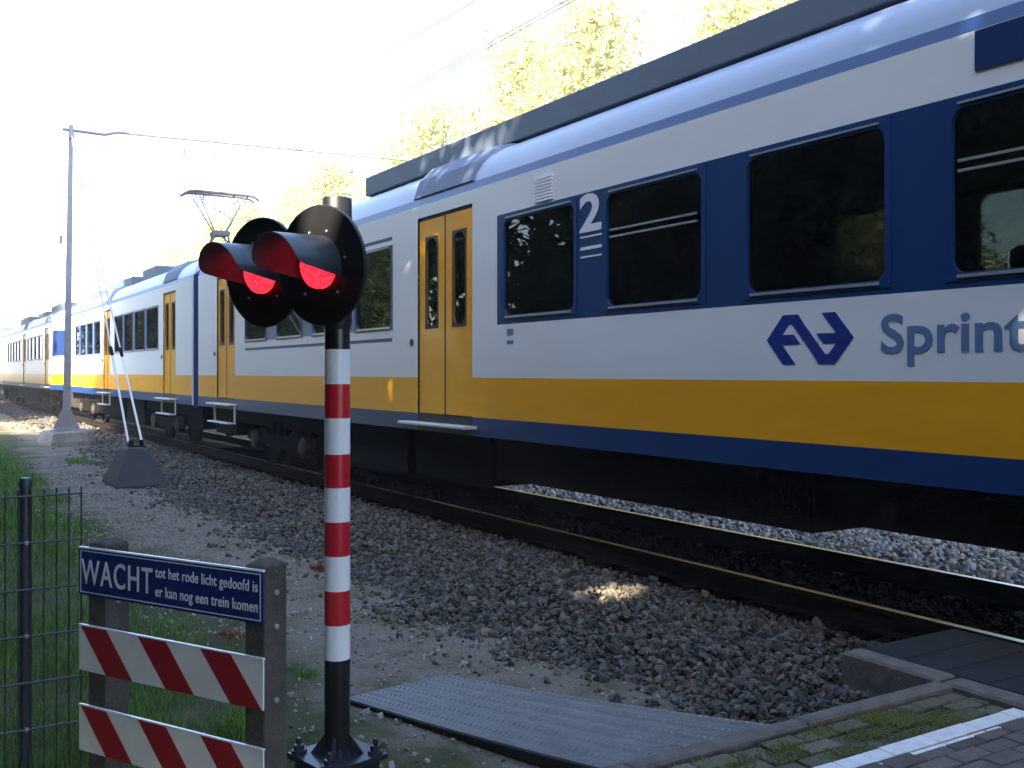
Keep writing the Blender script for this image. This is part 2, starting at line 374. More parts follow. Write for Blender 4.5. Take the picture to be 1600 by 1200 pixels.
def stones(pos, rad, name, material, label=None, flat=(0.55, 1.0)):
    v0, f0 = icosa(); n = len(pos)
    jit = 1 + RNG.uniform(-.42, .30, (n, 12, 1))
    v = v0[None] * jit * np.stack([np.full(n, 1.15), RNG.uniform(.65, 1, n), RNG.uniform(*flat, n)], -1)[:, None, :]
    v = np.einsum('nij,nkj->nki', rand_rot(n), v) * rad[:, None, None] + pos[:, None, :]
    f = (f0[None] + (np.arange(n) * 12)[:, None, None]).reshape(-1, 3)
    return npmesh(name, v.reshape(-1, 3), f, None, [material])
def scatter(x0, x1, y0, y1, dens):
    n = int((x1 - x0) * (y1 - y0) * dens); return RNG.uniform(x0, x1, n), RNG.uniform(y0, y1, n)
def edge_noise(y): return 0.16 * np.sin(y * 1.7) + 0.10 * np.sin(y * 4.3 + 1) + 0.06 * np.sin(y * 9.1)
P = []; R = []
for (y0, y1, dens, r0, r1) in ((3.2, 9, 1000, .011, .036), (3.3, 8, 25, .045, .062), (9, 16, 560, .018, .045), (16, 30, 260, .025, .055), (30, 70, 60, .05, .09)):
    x, y = scatter(2.7, 5.75, y0, y1, dens); r = RNG.uniform(r0, r1, len(x)) * RNG.uniform(.7, 1, len(x))
    foot = 3.42 + edge_noise(y) + .85 * np.clip((y - 19) / 9, 0, 1); d = x - foot
    keep = (d > 0) | (RNG.random(len(x)) < 0.30 * np.exp(d * 5.0))
    keep &= ~((y < 4.05) & (x > 4.62)) & (y > 3.44)
    keep &= ~((x < 4.0) & (y < 5.15) & (x < 2.62 + (5.1 - y) * .62))
    x, y, r = x[keep], y[keep], r[keep]
    lift = np.clip((x - foot[keep]) / .5, 0, 1)
    P.append(np.stack([x, y, gz(x, y) + r * .25 + RNG.uniform(0, .055, len(x)) * lift], -1)); R.append(r)
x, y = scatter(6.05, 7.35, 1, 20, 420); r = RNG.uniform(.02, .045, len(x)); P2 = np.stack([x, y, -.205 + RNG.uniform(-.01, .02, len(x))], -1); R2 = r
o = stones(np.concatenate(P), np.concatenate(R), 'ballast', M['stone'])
tag(stones(P2, R2, 'shade_toned_ballast', M['stone_shade']), 'stones between the two rails, coloured black for the shade under the train', 'ballast', kind='stuff')
tag(o, 'loose dark grey ballast stones between the walkway and the near rail', 'ballast', kind='stuff')
P = []; R = []
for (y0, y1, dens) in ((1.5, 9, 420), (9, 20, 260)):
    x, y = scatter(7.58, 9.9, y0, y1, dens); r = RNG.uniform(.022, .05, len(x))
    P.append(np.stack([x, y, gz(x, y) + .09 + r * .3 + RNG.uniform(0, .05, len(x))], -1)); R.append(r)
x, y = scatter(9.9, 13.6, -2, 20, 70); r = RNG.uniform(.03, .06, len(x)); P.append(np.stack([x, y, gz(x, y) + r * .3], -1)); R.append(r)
o = stones(np.concatenate(P), np.concatenate(R), 'lit_toned_ballast', M['stone_lit'])
tag(o, 'ballast stones on the far side of the track beneath the train, coloured paler for skylight', 'ballast', kind='stuff')
x, y = scatter(1.5, 3.6, 3.6, 22, 170); r = RNG.uniform(.004, .016, len(x)) * (1 + 0.6 * (RNG.random(len(x)) < .06))
o = stones(np.stack([x, y, gz(x, y) + r * .3], -1), r, 'pebbles', M['pebble'])
tag(o, 'small pebbles strewn over the sandy walkway beside the track', 'pebbles', kind='stuff')

# ------------------------------------------------------------------ path, curb, paving, crossing panel
def brick_rows(mb, x0, x1, y0, y1, bl, bw, z, jz, gap=.006, mi=0, jit=.004):
    y = y0; k = 0
    while y < y1 - .01:
        x = x0 - (bl / 2 if k % 2 else 0)
        while x < x1:
            a, b_ = max(x, x0), min(x + bl, x1)
            if b_ - a > .03:
                zz = z + random.uniform(-jz, jz); j = random.uniform(-jit, jit)
                mb.bevbox(a + gap / 2, b_ - gap / 2, y + gap / 2 + j, y + bw - gap / 2 + j, z - .06, zz, .005, mi)
            x += bl
        y += bw; k += 1
mb = MB(); mb.box(-4, 4.74, -3, 3.29, -.3, -.032, 0)
path = mb.build('path', M['soil']); tag(path, kind='structure')
mb = MB(); brick_rows(mb, 2.2, 4.72, 2.0, 2.795, .21, .105, 0, .003)
brick_rows(mb, -2.0, 2.2, .6, 2.795, .21, .105, 0, .003)
tag(mb.build('paving', M['brick']), kind='structure')
mb = MB(); brick_rows(mb, 1.0, 4.72, 2.955, 3.27, .21, .105, -.012, .010, gap=.010, jit=.008)
tag(mb.build('mossy_paving', M['brickmoss']), kind='structure')
mb = MB(); brick_rows(mb, 1.0, 4.72, 2.835, 2.94, .30, .105, .003, .002, gap=.005, jit=.002)
brick_rows(mb, 1.0, 4.72, 2.80, 2.83, .30, .03, .002, .001, gap=.005, jit=.001)
tag(mb.build('white_line', M['line']), kind='structure')
# moss on the mossy strip
n = 15000; cx = RNG.uniform(1.6, 4.6, 46); cy = RNG.uniform(2.97, 3.26, 46); k = RNG.integers(0, 46, n)
x = cx[k] + RNG.normal(0, .07, n); y = np.clip(cy[k] + RNG.normal(0, .03, n), 2.955, 3.275); keep = x < 4.7
x, y = x[keep], y[keep]; r = RNG.uniform(.002, .0065, len(x))
o = stones(np.stack([x, y, -.008 + r * .1], -1), r, 'moss', M['moss'], flat=(.5, .8))
tag(o, 'yellow green moss in the joints of the paving along the curb', 'moss', kind='stuff')
# curb stones along the edge of the path, each one a stone
for i, (a, b_, lab) in enumerate(((1.55, 2.62, 'grey concrete curb stone at the bottom edge, under the front of the steel plate'), (2.625, 3.66, 'grey concrete curb stone along the right end of the steel plate'), (3.665, 4.74, 'grey concrete curb stone between the mossy bricks and the dark ballast'))):
    mb = MB(); mb.bevbox(a, b_, 3.29, 3.385, -.32, .012 + (i == 2) * .006, .012)
    tag(mb.build('curb_stone', M['curb']), lab, 'curb stone', 'curb stones along the path')
mb = MB(); mb.bevbox(4.76, 4.93, 3.40, 4.03, -.35, .015, .014)
tag(mb.build('concrete_edge_block', M['curb']), 'concrete edge block beside the dark crossing panel, its face above the ballast', 'block', 'edge blocks of the crossing')
mb = MB(); mb.bevbox(4.78, 4.945, 2.55, 3.385, -.35, .004, .014)
tag(mb.build('concrete_edge_block', M['curb']), 'concrete edge block at the right edge, between paving bricks and dark crossing panel', 'block', 'edge blocks of the crossing')
mb = MB()
mb.bevbox(4.96, 5.86, 2.0, 4.06, -.22, .0, .012); 
for k in range(7): mb.box(5.0, 5.84, 2.15 + k * .27, 2.165 + k * .27, 0, .004)
tag(mb.build('crossing_panel', M['panel']), 'dark flat crossing panel between the path and the near rail', 'panel')
mb = MB(); mb.bevbox(6.06, 7.34, 2.0, 3.2, -.22, .0, .012)
tag(mb.build('crossing_panel', M['panel']), 'dark crossing panel lying between the two rails', 'panel')

# steel tread plate laid beside the path
def plate():
    A, B, C, D = (2.60, 3.40), (3.60, 3.44), (2.70, 5.12), (2.05, 5.03)      # near-front, near-back, far-back, far-front
    def at(u, w):                                                             # u along (0 near path), w across (0 front)
        f = Vector(A).lerp(Vector(D), u); b_ = Vector(B).lerp(Vector(C), u); p = f.lerp(b_, w)
        z = -.03 - .045 * u -   .012 * math.sin(PI * min(u, 1)) + 0.0
        return Vector((p.x, p.y, z))
    root = thing('steel_plate', 'grey steel tread plate with chevron ribs lying beside the striped post', 'steel plate', (2.7, 4.2, -.1))
    org = root.location
    mb = MB(); n = 16
    top = [[at(i / n, w) for w in (0, 1)] for i in range(n + 1)]
    for i in range(n):
        a, b_, c, d = top[i][0], top[i][1], top[i + 1][1], top[i + 1][0]; dz = Vector((0, 0, -.012))
        mb.face([a, b_, c, d]); mb.face([a + dz, d + dz, c + dz, b_ + dz]); mb.face([a, d, d + dz, a + dz]); mb.face([b_, b_ + dz, c + dz, c])
    mb.face([top[0][0], top[0][0] + dz, top[0][1] + dz, top[0][1]]); mb.face([top[n][0], top[n][1], top[n][1] + dz, top[n][0] + dz])
    NU, NW = 56, 12
    for i in range(NU):
        for j in range(NW):
            u = (i + .5) / NU; w = (j + .5) / NW; sgn = 1 if j % 2 else -1
            u0, u1 = u - sgn * .0080, u + sgn * .0080; w0, w1 = w - .038, w + .038
            p0, p1 = at(u0, w0), at(u1, w1); d = (p1 - p0); sd = Vector((-d.y, d.x, 0)).normalized() * .0058
            up = Vector((0, 0, .0075)); m_ = (p0 + p1) / 2
            mb.face([p0 + up * .2, m_ - sd + up * .1, m_ + up, ]); mb.face([p0 + up * .2, m_ + up, m_ + sd + up * .1])
            mb.face([m_ - sd + up * .1, p1 + up * .2, m_ + up]); mb.face([m_ + up, p1 + up * .2, m_ + sd + up * .1])
    mb.build('tread', M['plate'], root, org)
    mb = MB()
    for i in range(n):                                                        # folded front skirt
        a, d = top[i][0], top[i + 1][0]; s0 = Vector((.012, .004, -.014)); s1 = Vector((.012, .004, -.105)); q = Vector((.006, .002, 0))
        mb.face([a + s0, d + s0, d + s1, a + s1]); mb.face([a + s1 + q, d + s1 + q, d + s0 + q, a + s0 + q])
    mb.build('skirt', M['p_black'], root, org)
plate()

# ------------------------------------------------------------------ track
def rail_mesh(mb, xc, y0, y1, mi_side=0, mi_top=1):
    prof = [(-.07, -.172), (.07, -.172), (.07, -.160), (.012, -.142), (.010, -.045), (.036, -.034), (.036, -.006), (.030, 0), (-.030, 0), (-.036, -.006), (-.036, -.034), (-.010, -.045), (-.012, -.142), (-.07, -.160)]
    ys = [y0, y1]
    rings = [[(xc + a, y, b_) for a, b_ in prof] for y in ys]
    mb.loft(rings, True, mi_side, True, lambda q: mi_top if q == 7 else mi_side)
def track(xc, label, ns, group):
    t = thing('railway_track', label, 'railway track', (xc, 0, -.2), group); org = t.location
    for sx in (-.7535, .7535):
        mb = MB(); rail_mesh(mb, xc + sx, -40, 680); mb.build('rail', [M['rail_rust'], M['rail_top']], t, org)
    for k in range(ns):
        y = 0.4 + k * .62; mb = MB(); mb.bevbox(xc - 1.3, xc + 1.3, y, y + .25, -.36, -.20, .01)
        for sx in (-.7535, .7535): mb.box(xc + sx - .13, xc + sx + .13, y + .05, y + .2, -.20, -.168)
        mb.build('sleeper', M['sleeper'], t, org)
    return t
track(6.69, 'rusty railway track with polished rail heads under the train', 40, 'railway tracks')
track(10.9, 'empty second railway track on the far side of the train', 0, 'railway tracks')

# ------------------------------------------------------------------ train
XC = 6.69; HW = 1.40; XS = XC - HW
ZB, ZYB, ZYT, ZWB, ZWT, ZBB, ZBT, ZTOP = .98, 1.18, 1.605, 2.205, 3.24, 2.15, 3.275, 3.625
ROOF = [(1.40, ZTOP), (1.365, 3.72), (1.34, 3.80), (1.28, 3.92), (1.19, 4.01), (1.05, 4.09), (.85, 4.15), (.5, 4.21), (0, 4.235)]
def ring_face(mb, sgn, x, s0, s1, z0, z1, i0, i1, j0, j1, rad, depth, mi=0, k=5):
    """flat ring (outer rectangle, inner rounded rectangle) on a plane X=x, outward = sgn*X, with its reveals"""
    inner = []; outer = []
    for (cs, cz, a0, os_, oz) in ((i1 - rad, j1 - rad, 0, s1, z1), (i0 + rad, j1 - rad, 90, s0, z1), (i0 + rad, j0 + rad, 180, s0, z0), (i1 - rad, j0 + rad, 270, s1, z0)):
        for q in range(k + 1):
            a = math.radians(a0 + 90 * q / k); inner.append((cs + rad * math.cos(a), cz + rad * math.sin(a))); outer.append((os_, oz))
    n = len(inner); xb = x - sgn * depth
    for q in range(n):
        r = (q + 1) % n
        pts = [(x, *outer[q]), (x, *outer[r]), (x, *inner[r]), (x, *inner[q])]
        if outer[q] == outer[r]: pts = pts[1:]
        mb.face(pts, mi)
        mb.face([(x, *inner[q]), (x, *inner[r]), (xb, *inner[r]), (xb, *inner[q])], mi)
        if outer[q] != outer[r]: mb.face([(x, *outer[q]), (x, *outer[r]), (xb, *outer[r]), (xb, *outer[q])], mi)

def car(label, s0, s1, wins, doors, zone=None, stripes=(), pill=True, bogies=(), boxes=(), nose=None, housing=None, roofboxes=(), seats=True, steps2=(), detail=True):
    root = thing('train_carriage', label, 'train carriage', (XC, (s0 + s1) / 2, 0), 'train carriages on the near track')
    org = tuple(root.location)
    mats = [M['t_white'], M['t_yellow'], M['t_blue'], M['rubber'], M['t_pillar'], M['roof'], M['inside']]
    # --- body shell with real openings
    sb = sorted(set([s0, s1] + [e for w in wins for e in w] + [e for d in doors for e in d] + (list(zone) if zone else []) + [e for st in stripes for e in st[:2]]))
    zb = sorted(set([ZB, ZYB, ZYT, ZWB, ZWT, ZBB, ZBT, ZTOP, 3.48] + [e for st in stripes for e in st[2:4]]))
    mb = MB()
    groups = [(wins[i][1], wins[i + 1][0]) for i in range(len(wins) - 1) if wins[i + 1][0] - wins[i][1] < .8]
    for sgn in (-1, 1):
        x = XC + sgn * HW
        for a, b_ in zip(sb, sb[1:]):
            for c, d in zip(zb, zb[1:]):
                ms, mz = (a + b_) / 2, (c + d) / 2
                if any(w[0] < ms < w[1] for w in wins) and ZWB < mz < ZWT: continue
                dd = any(w[0] < ms < w[1] for w in doors)
                if dd and ZYB < mz < 3.48: continue
                mi = 2 if mz < ZYB else 1 if mz < ZYT else 0
                if dd and mz < ZYB: mi = 3
                if zone and zone[0] < ms < zone[1] and ZBB < mz < ZBT: mi = 2
                if pill and not (zone and zone[0] < ms < zone[1]) and ZWB < mz < ZWT and any(g[0] < ms < g[1] for g in groups): mi = 4
                for st in stripes:
                    if st[0] < ms < st[1] and st[2] < mz < st[3]: mi = 2
                q = [(x, a, c), (x, b_, c), (x, b_, d), (x, a, d)]
                mb.face(q if sgn > 0 else q[::-1], mi)
    half = [(XC - o_, z) for o_, z in ROOF] + [(XC + o_, z) for o_, z in ROOF[::-1][1:]]
    nn = len(half)
    mb.loft([[(x, s, z) for x, z in half] for s in (s0, s1)], closed=False, mi=5, mfun=lambda q: 2 if q in (0, nn - 2) else 5)
    for s in (s0, s1):
        mb.face([(x, s, z) for x, z in half] + [(XC + HW, s, ZB), (XC - HW, s, ZB)], 0)
    mb.face([(XC - HW, s0, ZB), (XC + HW, s0, ZB), (XC + HW, s1, ZB), (XC - HW, s1, ZB)], 3)
    mb.build('body', mats, root, org, smooth=30)
    # --- interior
    mb = MB(); mb.box(XC - HW + .03, XC + HW - .03, s0 + .05, s1 - .05, 1.10, 1.14, 0)
    mb.box(XC - HW + .03, XC + HW - .03, s0 + .05, s1 - .05, 3.42, 3.46, 1)
    for d in doors:
        for e in (d[0] - .12, d[1] + .12):
            for sx in (-1, 1): mb.box(XC + sx * .45, XC + sx * 1.32, e - .02, e + .02, 1.15, 3.0, 1)
    mb.build('interior', [M['floor_in'], M['inside']], root, org)
    # --- windows
    for w in wins:
        inz = zone and zone[0] < sum(w) / 2 < zone[1]
        for sgn in (-1, 1):
            if sgn > 0 and not detail: continue
            x = XC + sgn * (HW + .008); mb = MB()
            ring_face(mb, sgn, x, w[0] - .012, w[1] + .012, ZWB - .012, ZWT + .012, w[0] + .03, w[1] - .03, ZWB + .035, ZWT - .035, .085, .045, 0)
            wo = mb.build('window', M['t_blue_dark'] if not inz else M['t_blue'], root, org)
            mb = MB(); xx = XC + sgn * (HW - .025); mb.box(xx - .004, xx + .004, w[0] + .005, w[1] - .005, ZWB + .005, ZWT - .005)
            mb.build('pane', M['glass'], wo, org)
            for zz, hh in ((ZWB + .006, .020), (ZWT - .018, .014)):
                mb = MB(); mb.box(XC + sgn * (HW + .009), XC + sgn * (HW + .018), w[0] + .07, w[1] - .07, zz, zz + hh)
                mb.build('trim_strip', M['alu'], wo, org)
            if w in SPLIT:
                for zz in (2.83, 2.89):
                    mb = MB(); mb.box(XC + sgn * (HW - .018), XC + sgn * (HW - .004), w[0] + .1, w[1] - .06, zz, zz + .016)
                    mb.build('glazing_bar', M['alu'], wo, org)
    # --- doors: two leaves each
    for d in doors:
        mid = (d[0] + d[1]) / 2
        for sgn in (-1, 1):
            for a, b_ in ((d[0] + .008, mid - .012), (mid + .012, d[1] - .008)):
                x = XC + sgn * (HW - .02); mb = MB(); cw = (a + b_) / 2
                ring_face(mb, sgn, x, a, b_, ZYB + .005, 3.44, cw - .145, cw + .145, 2.19, 3.22, .12, .04)
                lf = mb.build('door', M['t_yellow'], root, org)
                mb = MB(); mb.box(x - sgn * .018 - .004, x - sgn * .018 + .004, cw - .15, cw + .15, 2.18, 3.23); mb.build('pane', M['glass'], lf, org)
                mb = MB(); ring_face(mb, sgn, x + sgn * .006, cw - .162, cw + .162, 2.17, 3.24, cw - .138, cw + .138, 2.197, 3.213, .115, .01); mb.build('pane_seal', M['rubber'], lf, org)
            if sgn > 0: continue
            mb = MB(); xx = XC + sgn * (HW - .03); mb.box(xx - .015, xx + .015, mid - .0115, mid + .0115, ZYB, 3.44); mb.box(xx - .01, xx + .02, d[0], d[1], 3.445, 3.48)
            mb.build('door_seal', M['rubber'], root, org)
            mb = MB(); mb.lathe((XC - HW + .001, d[1] + .16, 2.02), (-1, 0, 0), [(0, .045), (.012, .043), (.014, .028), (.020, .026)], 16); mb.build('door_button', M['rubber'], root, org)
            mb = MB(); mb.bevbox(XS - .16, XS + .02, d[0] - .1, d[1] + .22, 1.055, 1.085, .006)
            if d in steps2:
                mb.bevbox(XS - .16, XS + .0, d[0] - .05, d[1] + .1, .72, .745, .006)
                for e in (d[0] - .04, d[1] + .07): mb.box(XS - .03, XS - .0, e, e + .03, .746, 1.054)
            mb.build('door_step', M['step'], root, org)
    # --- roof shrouds over the doors
    for d in doors:
        for sgn in (-1, 1):
            a, b_ = d[0] + .05, d[1] + .15; mb = MB()
            lo, hi = (1.380, 3.735), (.90, 4.19)
            pts = [[(XC + sgn * lo[0], s, lo[1]), (XC + sgn * 1.305, s, 3.95), (XC + sgn * 1.13, s, 4.125), (XC + sgn * hi[0], s, hi[1])] for s in (a, b_)]
            e0 = [(XC + sgn * 1.345, a - .08, 3.735), (XC + sgn * 1.25, a - .12, 3.93), (XC + sgn * 1.09, a - .2, 4.05), (XC + sgn * .86, a - .3, 4.14)]
            e1 = [(XC + sgn * 1.345, b_ + .08, 3.735), (XC + sgn * 1.25, b_ + .12, 3.93), (XC + sgn * 1.09, b_ + .2, 4.05), (XC + sgn * .86, b_ + .3, 4.14)]
            mb.loft([e0, pts[0], pts[1], e1], closed=False)
            mb.face([pts[0][3], pts[1][3], (XC + sgn * .8, b_, 4.14), (XC + sgn * .8, a, 4.14)])
            mb.build('roof_shroud', M['roof_panel'], root, org)
    # --- underframe
    mb = MB(); mb.box(XC - 1.15, XC + 1.15, s0 + .1, s1 - .1, .72, .975)
    for (a, b_, zl, off) in boxes:
        mb.bevbox(XC - off, XC + off, a, b_, zl, .99, .02, random.randint(0, 1) if zl < .4 else 0)
    mb.build('underframe', [M['under'], M['under']], root, org)
    for sb_ in bogies:
        mb = MB()
        for sgn in (-1, 1):
            xx = XC + sgn * 1.06
            prof = [(-1.75, .62), (-1.75, .45), (-.65, .38), (.65, .38), (1.75, .45), (1.75, .62), (.8, .68), (.5, .58), (-.5, .58), (-.8, .68)]
            mb.loft([[(xx - .07, sb_ + a, z) for a, z in prof], [(xx + .07, sb_ + a, z) for a, z in prof]])
            for e in (-1.25, 1.25):
                mb.lathe((xx, sb_ + e, .46), (sgn, 0, 0), [(-.05, .17), (.10, .17), (.14, .12), (.15, .05)], 14, 1)
                for q in (-.28, .28):
                    mb.tube([(xx, sb_ + e + q, .52), (xx, sb_ + e + q, .74)], [.085, .085], 10)
            mb.tube([(xx, sb_ - .18, .6), (xx, sb_ - .18, .84)], .13, 12); mb.tube([(xx, sb_ + .18, .6), (xx, sb_ + .18, .84)], .13, 12)
            mb.tube([(xx - .03 * sgn, sb_ - .7, .8), (xx, sb_ - .35, .52)], .04, 8, 1)
        mb.box(XC - 1.0, XC + 1.0, sb_ - .2, sb_ + .2, .45, .72)
        bg = mb.build('bogie', [M['under'], M['under_lt']], root, org)
        for e in (-1.25, 1.25):
            for sgn in (-1, 1):
                mb = MB(); mb.lathe((XC + sgn * .76, sb_ + e, .46), (sgn, 0, 0), [(-.07, .30), (-.07, .46), (.06, .455), (.06, .38), (.02, .36), (.02, .14), (.09, .12)], 28)
                mb.build('wheel', M['under'], bg, org, smooth=30)
    # --- roof equipment
    if housing:
        mb = MB(); a, b_ = housing
        mb.box(XC - .90, XC + .90, a, b_, 4.195, 4.465)
        for s in np.arange(a + .35, b_ - .2, 1.15): mb.box(XC - .86, XC + .86, s, s + .25, 4.10, 4.194)
        mb.build('roof_housing', M['housing'], root, org, bevel=.012)
        for s in (a + .25, a + .6, a + 1.1, a + 1.45, a + 1.9):
            mb = MB(); mb.tube([(XC - .8, s, 4.12), (XC - .8, s, 4.194)], .05, 10)
            mb.build('insulator', M['redp'], root, org)
    for (a, b_, off, h) in roofboxes:
        mb = MB(); mb.bevbox(XC - off, XC + off, a, b_, 4.12, 4.2 + h, .03); mb.build('roof_equipment', M['housing'], root, org)
    # --- seats
    if seats:
        s = s0 + 1.0
        while s < s1 - 1:
            if all(abs(s - (d[0] + d[1]) / 2) > 1.5 for d in doors):
                for sgn in (-1, 1):
                    mb = MB()
                    mb.bevbox(XC + sgn * .85 - .46, XC + sgn * .85 + .46, s, s + .10, 1.5, 2.38, .03); mb.bevbox(XC + sgn * .85 - .46, XC + sgn * .85 + .46, s - .42, s, 1.45, 1.58, .02)
                    mb.build('seat', M['seat'], root, org)
            s += .83
    return root, org
SPLIT = set()

# first carriage (passing the camera)
S1W = [(-4.35, -3.05), (-2.65, -1.35), (-.90, .40), (.72, 2.02), (2.42, 3.70), (4.11, 5.365), (5.79, 7.06), (7.49, 8.79), (11.46, 12.64), (13.06, 14.28), (14.70, 15.92), (16.42, 17.63)]
SPLIT.add(S1W[6]); SPLIT.add(S1W[4])
D1 = [(9.42, 10.74), (18.25, 19.45)]
c1, o1 = car('nearest carriage, blue window band, yellow stripe and large white 2 near its door', -5.2, 20.85, S1W, D1, zone=(-4.8, 8.90),
    stripes=((11.46, 17.63, 2.045, 2.09), (11.46, 17.63, 3.31, 3.355)), bogies=(16.6, -1.4),
    boxes=((.6, 4.7, .63, 1.2), (4.9, 9.25, .53, 1.2), (9.4, 11.2, .42, 1.2), (11.4, 13.6, .38, 1.22), (19.2, 20.6, .45, 1.1)), housing=(-4.5, 13.46), steps2=(D1[1],))
X = XS - .004
# figure 2, class lines, vent, marks, display
fm = lambda s, z, x=XS - .003: frame4((x, s, z), (0, -1, 0), (0, 0, 1), (-1, 0, 0))
def rel(o, org): o.data.transform(Matrix.Translation(Vector(org) * -1)); return o
rel(text_mesh('2', .46, fm(7.435, 2.93), 'class_number', M['tr_white'], c1, width=.33, offset=.012), o1)
for z, h in ((2.87, .014), (2.76, .028), (2.69, .014)):
    mb = MB(); mb.box(XS - .005, XS - .001, 7.10, 7.42, z, z + h); mb.build('class_marking', M['tr_white'], c1, o1)
mb = MB()
for k in range(8): mb.box(XS - .016, XS - .002, 7.87, 8.17, 3.30 + k * .031, 3.316 + k * .031)
mb.build('vent_grille', M['b_edge'], c1, o1)
for z, h in ((2.04, .06), (1.95, .035)):
    mb = MB(); mb.box(XS - .005, XS - .001, 8.58, 8.70, z, z + h); mb.build('lettering_plate', M['logo_grey'], c1, o1)
mb = MB(); mb.box(XS - .012, XS - .001, 1.9, 3.52, 3.39, 3.618); mb.build('destination_display', M['t_blue_dark'], c1, o1)
# emblem: two interlocked arrows
def emblem():
    half = [[(.04, .6), (.19, .6), (.27, .8), (.12, .8)], [(.12, .8), (.45, .8), (.38, 1), (.2, 1)],
            [(0, .5), (.04, .4), (.41, .4), (.33, .6), (.04, .6)], [(.04, .4), (.2, 0), (.35, 0), (.19, .4)]]
    pol = half + [[(1 - u, 1 - v) for u, v in p] for p in half] + [[(.55, .2), (.69, .2), (.45, .8), (.31, .8)]]
    mb = MB(); sA, W_, z0, H_ = 5.14, .76, 1.715, .345
    for p in pol:
        q = [(XS - .004, sA - u * W_, z0 + v * H_) for u, v in p]; mb.face(q)
        for a, b_ in zip(q, q[1:] + q[:1]): mb.face([a, b_, (XS, b_[1], b_[2]), (XS, a[1], a[2])])
    mb.build('emblem', M['logo'], c1, o1)
emblem()
rel(text_mesh('Sprinter', .34, fm(4.17, 1.785), 'lettering', M['logo_grey'], c1, width=1.33, offset=.006), o1)
# orange luggage rail and red panel seen through the windows
mb = MB(); mb.box(XS + .16, XS + .30, 7.5, 8.45, 3.06, 3.13); mb.build('luggage_rail', M['orange'], c1, o1)
mb = MB(); mb.box(XS + .16, XS + .2, 5.82, 5.98, 2.92, 3.18); mb.build('notice', M['redp'], c1, o1)

# gangway bellows between the two carriages
mb = MB()
rings = []
for k in range(9):
    s = 20.86 + k * .06; e = .05 if k % 2 else 0
    rings.append([(XC - 1.37 + e, s, .92 + e), (XC + 1.37 - e, s, .92 + e), (XC + 1.37 - e, s, 3.7), (XC + 1.0, s, 4.02 - e), (XC - 1.0, s, 4.02 - e), (XC - 1.37 + e, s, 3.7)])
mb.loft(rings)
gwo = mb.build('gangway', M['t_blue'], c1, o1)

S2W = [(24.5, 25.78), (26.0, 27.2), (27.45, 28.6), (28.8, 30.0), (32.3, 33.4), (33.65, 34.75), (35.0, 36.1), (36.3, 37.2)]
D2 = [(22.78, 23.98), (30.7, 31.75)]
c2, o2 = car('second carriage, white and yellow with a pantograph on its roof', 21.36, 39.6, S2W, D2, bogies=(24.9, 36.4),
    boxes=((21.6, 22.9, .45, 1.1), (27.0, 29.3, .3, 1.2), (29.6, 34.3, .4, 1.2)), steps2=(D2[0], D2[1]),
    roofboxes=((27.6, 29.2, .8, .30), (30.2, 31.5, .9, .22), (32.2, 34.8, .75, .34), (35.4, 37.0, .9, .2), (37.4, 39, .7, .28)))
# pantograph (part of the second carriage)
def pantograph():
    mb = MB(); s = 24.3; r = .022
    b_ = [(XC - .45, s - .5, 4.28), (XC + .45, s - .5, 4.28), (XC + .45, s + .5, 4.28), (XC - .45, s + .5, 4.28)]
    for k in range(4): mb.tube([b_[k], b_[(k + 1) % 4]], .03, 8)
    for p in b_: mb.tube([(p[0], p[1], 4.15), p], .04, 8)
    for sx in (-1, 1):
        mb.tube([(XC + sx * .45, s - .4, 4.28), (XC + sx * .13, s + .25, 4.98)], r, 8); mb.tube([(XC + sx * .45, s + .4, 4.28), (XC + sx * .13, s - .15, 4.98)], r, 8)
    mb.box(XC - .18, XC + .18, s - .22, s + .3, 4.95, 5.05)
    for sx in (-1, 1):
        mb.tube([(XC + sx * .13, s, 5.02), (XC + sx * .52, s - .12, 5.86)], r * .8, 8); mb.tube([(XC + sx * .13, s + .1, 5.02), (XC + sx * .60, s + .25, 5.86)], r * .8, 8)
        mb.tube([(XC + sx * .28, s, 5.36), (XC - sx * .50, s + .05, 5.86)], r * .55, 6)
    pb = mb.build('pantograph', M['pant'], c2, o2)
    mb = MB()
    for q in (-.16, .22):
        mb.tube([(XC - .90, s + q, 5.86), (XC - .78, s + q, 5.93), (XC - .62, s + q, 5.955), (XC + .62, s + q, 5.955), (XC + .78, s + q, 5.93), (XC + .90, s + q, 5.86)], .035, 8)
    for sx in (-.62, -.3, .3, .62): mb.tube([(XC + sx, s - .16, 5.92), (XC + sx, s + .22, 5.92)], .02, 6)
    for sx in (-.6, -.4, .4, .6): mb.tube([(XC + sx, s, 5.93), (XC + sx, s, 5.80)], .018, 6)
    mb.build('contact_head', M['pant'], pb, o2)
pantograph()

